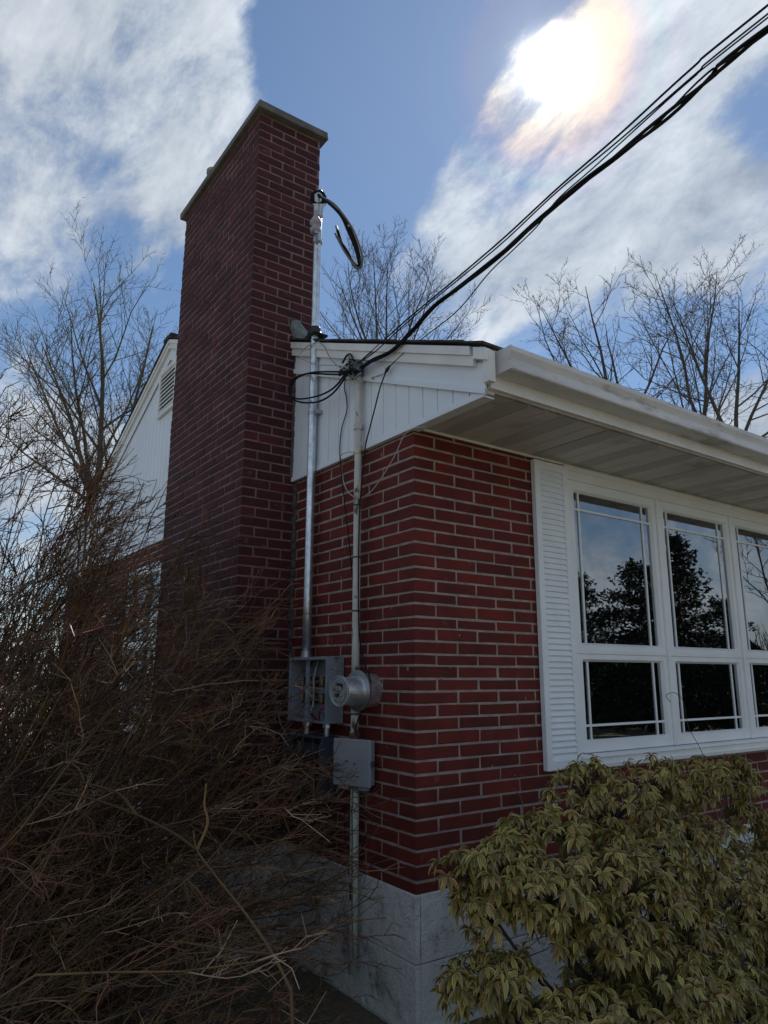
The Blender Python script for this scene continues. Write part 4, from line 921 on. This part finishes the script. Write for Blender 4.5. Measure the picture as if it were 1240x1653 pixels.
# ------------------------------------------------------------------ the twiggy shrub that fills the left
def trimmed(p):
    """the shrubs stop short of the wall corner and the meter boxes"""
    r_ = p-CAM; dep = r_[0]*math.sin(YAW)+r_[1]*math.cos(YAW); k_ = 4/max(dep, .5); lat = r_.dot(rt0)*k_; zz = 1.68+r_[2]*k_
    return lat > np.interp(zz, (.3, .9, 1.5, 2.2, 2.6, 2.8, 3.3, 3.6), (.0, -.05, -.28, -.62, -1.0, -1.3, -2.1, -2.6))
def twig_shrub(name, label, base, spread, specs, seed, mats):
    nr_ = np.random.default_rng(seed); base = np.array(base, float); t_ = thing(name, label, 'shrub', tuple(base))
    st = MB(); tw = MB(); lf = MB(); fat = 1.0 if seed == 102 else 1.35
    for (n_, az0, az1, el0, el1, l0, l1, sag) in specs:
        for _ in range(n_):
            az = R(nr_.uniform(az0, az1)); el = R(nr_.uniform(el0, el1)); L_ = nr_.uniform(l0, l1)
            p = base+np.array((nr_.normal(0, spread[0]), nr_.normal(0, spread[1]), 0)); out_ = RA*math.cos(az)+np.array((fw[0], fw[1], 0))/math.cos(PITCH)*math.sin(az)
            slack = nr_.uniform(-.35, .16)
            tgt = unit(out_*math.cos(el)+np.array((0, 0, math.sin(el)))); dd = unit(tgt+np.array((0, 0, .75))); ns = 10; pts = [p.copy()]; dirs = [dd]
            for i in range(ns):
                dd = unit(dd*.68+tgt*.32+np.array((0, 0, -sag*i/ns))+nr_.normal(0, .11, 3)); p = p+dd*L_/ns
                if i > 2 and trimmed(p-rt0*slack): break
                pts.append(p.copy()); dirs.append(dd)
            ns = len(pts)-1; L_ = L_*ns/10
            r0 = nr_.uniform(.004, .0085)*min(fat, 1.1); st.tube(pts, list(np.linspace(r0, .0020, ns+1)), 5, cap=False)
            for k_ in range(int((17 if seed == 105 else 11)*L_/1.8)):
                f = nr_.uniform(.15, 1.0)*ns; i = min(int(f), ns-1); q = pts[i]+(pts[i+1]-pts[i])*(f-i); b_ = dirs[i+1]
                v = unit(b_*.8+nr_.normal(0, .30, 3)+out_*.2+RA*.42); l2 = nr_.uniform(.14, .50)*(1.2-.4*f/ns); pp = [q]; m_ = 5; dv = v
                for j in range(m_): dv = unit(dv+nr_.normal(0, .19, 3)+np.array((0, 0, .04))); pp.append(pp[-1]+dv*l2/m_)
                mi = int(nr_.choice(3, p=[.54, .40, .06]))
                if trimmed(pp[-1]-rt0*.10): continue
                tw.tube(pp, [a_*fat for a_ in (.0025, .0022, .0019, .0016, .0013, .0009)], 3, mi, cap=False)
                for s_ in range(nr_.integers(3, 8)):
                    f2 = nr_.uniform(.1, 1)*m_; a = min(int(f2), m_-1); q2 = pp[a]+(pp[a+1]-pp[a])*(f2-a); v2 = unit(dv*.85+nr_.normal(0, .42, 3)+RA*.15); l3 = nr_.uniform(.03, .17)
                    md = q2+v2*l3*.5+nr_.normal(0, .010, 3); en = q2+v2*l3+nr_.normal(0, .012, 3)
                    tw.tube([q2, md, en], [.0016*fat, .0014*fat, .0010*fat], 3, mi, cap=False)
                    if l3 > .09: v3 = unit(v2+nr_.normal(0, .6, 3)); tw.tube([md, md+v3*l3*.55], [.0012, .0008], 3, mi, cap=False)
                    if nr_.random() < .04:
                        c_ = en; u_ = unit(nr_.normal(0, 1, 3)); w_ = unit(np.cross(u_, nr_.normal(0, 1, 3)))
                        lf.add([c_, c_+u_*.011+w_*.006, c_+u_*.026, c_+u_*.011-w_*.006], [(0, 1, 2, 3)])
    part(st, 'stem', 'twig_olive', t_, smooth=True, fixn=False)['kind'] = 'stuff'
    part(tw, 'twig', mats+['twig_highlight'], t_, smooth=False, fixn=False)['kind'] = 'stuff'
    if lf.v: part(lf, 'dead_leaf', 'dead_leaf', t_, fixn=False)['kind'] = 'stuff'
    return t_
# az: 0 = towards the picture's right, 90 = away from the camera, 180 = left
b1 = CAM+fw/fw[2]*0; 
def gp_(lat, dep): v = CAM[:2]+np.array((math.sin(YAW), math.cos(YAW)))*dep+RA[:2]*lat; return (v[0], v[1], 0)
twig_shrub('leafless_shrub', 'huge leafless twiggy shrub with arching red brown stems before the chimney', gp_(-2.0, 3.9), (.34, .35),
           [(46, -35, 30, 6, 36, 1.9, 2.9, .10), (46, -50, 50, 40, 75, 2.0, 3.1, .05), (26, 60, 300, 25, 80, 2.0, 3.1, .08), (14, -60, 20, 5, 25, 1.2, 2.0, .2)], 101, ['twig_red', 'twig_olive'])
twig_shrub('leafless_shrub', 'second leafless shrub nearer the camera with sunlit red stems at left', gp_(-1.9, 2.45), (.22, .22),
           [(14, -40, 50, 35, 70, 1.4, 2.2, .05), (19, -30, 30, 8, 38, 1.3, 2.2, .10), (5, 90, 270, 30, 80, 1.4, 2.1, .1)], 102, ['twig_red', 'twig_olive'])
twig_shrub('leafless_shrub', 'tall dark leafless shrub against the sky below the bare trees', gp_(-2.45, 4.5), (.4, .4),
           [(90, -60, 100, 40, 80, 2.4, 3.6, .04), (60, 100, 280, 25, 75, 2.0, 3.2, .06), (30, -30, 30, 25, 45, 1.8, 2.6, .08)], 105, ['twig_red', 'twig_olive'])
twig_shrub('leafless_shrub', 'low leafless shrub spilling over the white foundation below the meter boxes', gp_(-1.05, 3.0), (.22, .22),
           [(12, -30, 30, 8, 36, .7, 1.1, .16), (5, 60, 300, 20, 60, .7, 1.2, .1)], 104, ['twig_olive', 'twig_red'])
q = MB()
for pts in ([(470, 1600), (440, 1540), (400, 1480), (345, 1410), (318, 1372), (312, 1340)], [(318, 1372), (280, 1345), (220, 1315), (150, 1290), (90, 1280)], [(318, 1372), (335, 1330), (330, 1300), (333, 1265)], [(440, 1540), (380, 1535), (300, 1522), (270, 1520)], [(220, 1315), (190, 1280), (130, 1262)]):
    c_ = smooth_curve([far(a, b_, 2.3) for a, b_ in pts], 5); q.tube(c_, list(np.linspace(.0050, .0022, len(c_))), 7, cap=False)
bs = far(470, 1600, 2.3); q.tube(smooth_curve([(bs[0]+.05, bs[1]-.03, 0), (bs[0]+.04, bs[1], .35), bs], 5), list(np.linspace(.008, .005, 11)), 7)
tag(q.build('bare_branch', 'twig_olive', smooth=True), 'thick pale forked branch rising in front of the leafless shrubs', 'branch')

# ------------------------------------------------------------------ the leafy shrub under the window
ev = thing('evergreen_shrub', 'bushy evergreen with drooping yellow green leaf whorls under the window', 'shrub', (.55, -.95, 0))
nr_ = np.random.default_rng(77)
pads = []
def pad(px, py, y, rx, rz): p = at(px, py, 1, y); pads.append((np.array(p), rx, rz))
for a in ((752, 1415, -.85, .11, .10), (800, 1400, -.95, .15, .12), (780, 1470, -.95, .11, .10), (835, 1350, -.8, .13, .09), (905, 1330, -.85, .17, .12), (870, 1430, -1.05, .17, .13), (945, 1265, -.7, .14, .11), (990, 1300, -.8, .19, .14),
          (1050, 1260, -.75, .17, .12), (1120, 1265, -.75, .19, .13), (1180, 1250, -.65, .15, .11), (1190, 1300, -.6, .12, .14), (950, 1390, -1.05, .18, .14), (1010, 1420, -1.1, .17, .14), (1040, 1350, -.9, .2, .14), (1110, 1345, -.8, .18, .12), (985, 1490, -1.1, .16, .12),
          (1060, 1470, -1.05, .18, .14), (1090, 1410, -.95, .18, .12), (1160, 1400, -.85, .2, .13), (1220, 1390, -.75, .17, .13), (1120, 1520, -1.05, .2, .12), (1190, 1480, -.95, .2, .14), (1235, 1540, -1.0, .2, .15), (1150, 1590, -1.15, .2, .13), (1080, 1590, -1.2, .17, .13), (1210, 1630, -1.1, .2, .14), (1050, 1650, -1.2, .17, .12), (1130, 1665, -1.15, .2, .12),
          (755, 1590, -.95, .10, .07), (800, 1565, -1.0, .13, .08), (960, 1660, -1.15, .15, .1), (900, 1500, -1.0, .12, .08), (1240, 1450, -.8, .2, .15), (1010, 1570, -1.0, .12, .10), (880, 1655, -1.15, .14, .09), (950, 1630, -1.2, .12, .09), (840, 1655, -1.0, .12, .08)): pad(*a)
for k_ in range(16): # side of the shrub away from the path
    pads.append((np.array((nr_.uniform(.2, 2.6), nr_.uniform(-1.0, -.45), nr_.uniform(.3, 1.0))), .2, .14))
lfm = MB(); stm = MB()
def leaf(p, dirv_, nrm_, l_, w_):
    """a folded, drooping blade of 2 x 5 quads"""
    s_ = unit(np.cross(dirv_, nrm_)); V = []; k0 = len(lfm.v); d_ = dirv_.copy(); q = p.copy(); wid = (.10, .60, 1.0, .90, .50, .04)
    for i, wv in enumerate(wid):
        nn_ = unit(np.cross(s_, d_)); lift = .22*w_*wv
        V += [q-s_*w_*wv*.5+nn_*lift, q.copy(), q+s_*w_*wv*.5+nn_*lift]
        for j, u_ in enumerate((0, .5, 1)): lfm.uv[k0+i*3+j] = (u_, i/5)
        d_ = unit(d_+np.array((0, 0, -.30))); q = q+d_*l_/5
    lfm.add(V, [(i*3+j, i*3+j+1, i*3+j+4, i*3+j+3) for i in range(5) for j in range(2)])
root = np.array((.72, -.80, 0.)); hub_ = []
for (c_, rx, rz) in pads:
    mid_ = (root+c_)/2+np.array((nr_.normal(0, .06), nr_.normal(0, .05), -.05)); st_ = root+np.array((nr_.normal(0, .07), nr_.normal(0, .05), 0))
    cv = smooth_curve([st_, (st_+mid_)/2+nr_.normal(0, .03, 3), mid_, c_], 4); stm.tube(cv, list(np.linspace(.013, .004, len(cv))), 6, cap=False)
    nw = int(16+rx*118)
    for k_ in range(nw):
        u_ = unit(nr_.normal(0, 1, 3)+np.array((-.25, -.55, .35))); p = c_+u_*np.array((rx, rx, rz))*nr_.uniform(.7, 1.12)
        stm.tube([c_*.75+cv[-3]*.25, (c_+p)/2+nr_.normal(0, .012, 3)-np.array((0, 0, .015)), p], [.0034, .0026, .0022], 3, cap=False)
        ax_ = unit(u_*.6+np.array((0, 0, .8))+nr_.normal(0, .2, 3)); t1 = unit(np.cross(ax_, nr_.normal(0, 1, 3))); t2 = np.cross(ax_, t1); nl = nr_.integers(9, 14); ph_ = nr_.uniform(0, 6.28)
        sz = nr_.uniform(.8, 1.2)
        for j in range(nl):
            a = ph_+j*2.4; rad_ = t1*math.cos(a)+t2*math.sin(a); el = nr_.uniform(-.35, .55) if j > 3 else nr_.uniform(.4, .9)
            dv = unit(rad_*math.cos(el)+ax_*math.sin(el)); nv = unit(ax_*math.cos(el)-rad_*math.sin(el)+nr_.normal(0, .15, 3))
            leaf(p-ax_*nr_.uniform(0, .012), dv, nv, sz*nr_.uniform(.036, .068), sz*nr_.uniform(.0125, .0195))
for k_ in range(3):
    tp_ = np.array(at((935, 905, 990)[k_], (1500, 1540, 1480)[k_], 1, -.98)); cv = smooth_curve([root+(.02*k_, 0, -.05), (root+tp_)/2+(.03, .02, 0), tp_], 6); stm.tube(cv, list(np.linspace(.026, .012, len(cv))), 8, cap=False)
for k_ in range(130): # dead inner twigs
    p = np.array((nr_.uniform(.0, 1.5), nr_.uniform(-1.05, -.6), nr_.uniform(.1, .8))); d_ = unit(nr_.normal(0, 1, 3)+(0, 0, .4)); l_ = nr_.uniform(.1, .35)
    stm.tube([p, p+d_*l_*.5+nr_.normal(0, .015, 3), p+d_*l_+nr_.normal(0, .03, 3)], [.0028, .002, .0012], 3, cap=False)
part(stm, 'branch', 'shrub_bark', ev, smooth=True, fixn=False)
o = part(lfm, 'foliage', 'shrub_leaf', ev, smooth=True, fixn=False)
# a stray tendril in front of the sash
cable('vine_tendril', 'thin dry vine curling up before the lower window panes', 'vine', pix([], 0)+[at(a, b_, 1, -.09) for a, b_ in ((1139, 1226), (1125, 1198), (1112, 1175), (1106, 1145), (1102, 1130), (1094, 1121), (1086, 1118), (1076, 1122), (1078, 1128), (1083, 1134))], .0022, 'shrub_bark', n=5)
cable('dry_twig', 'small forked dead twig standing by the brick wall left of the shrub', 'twig', [at(a, b_, 1, -.45) for a, b_ in ((845, 1320), (844, 1298), (838, 1282), (826, 1272))], .0024, 'twig_tan', n=5)
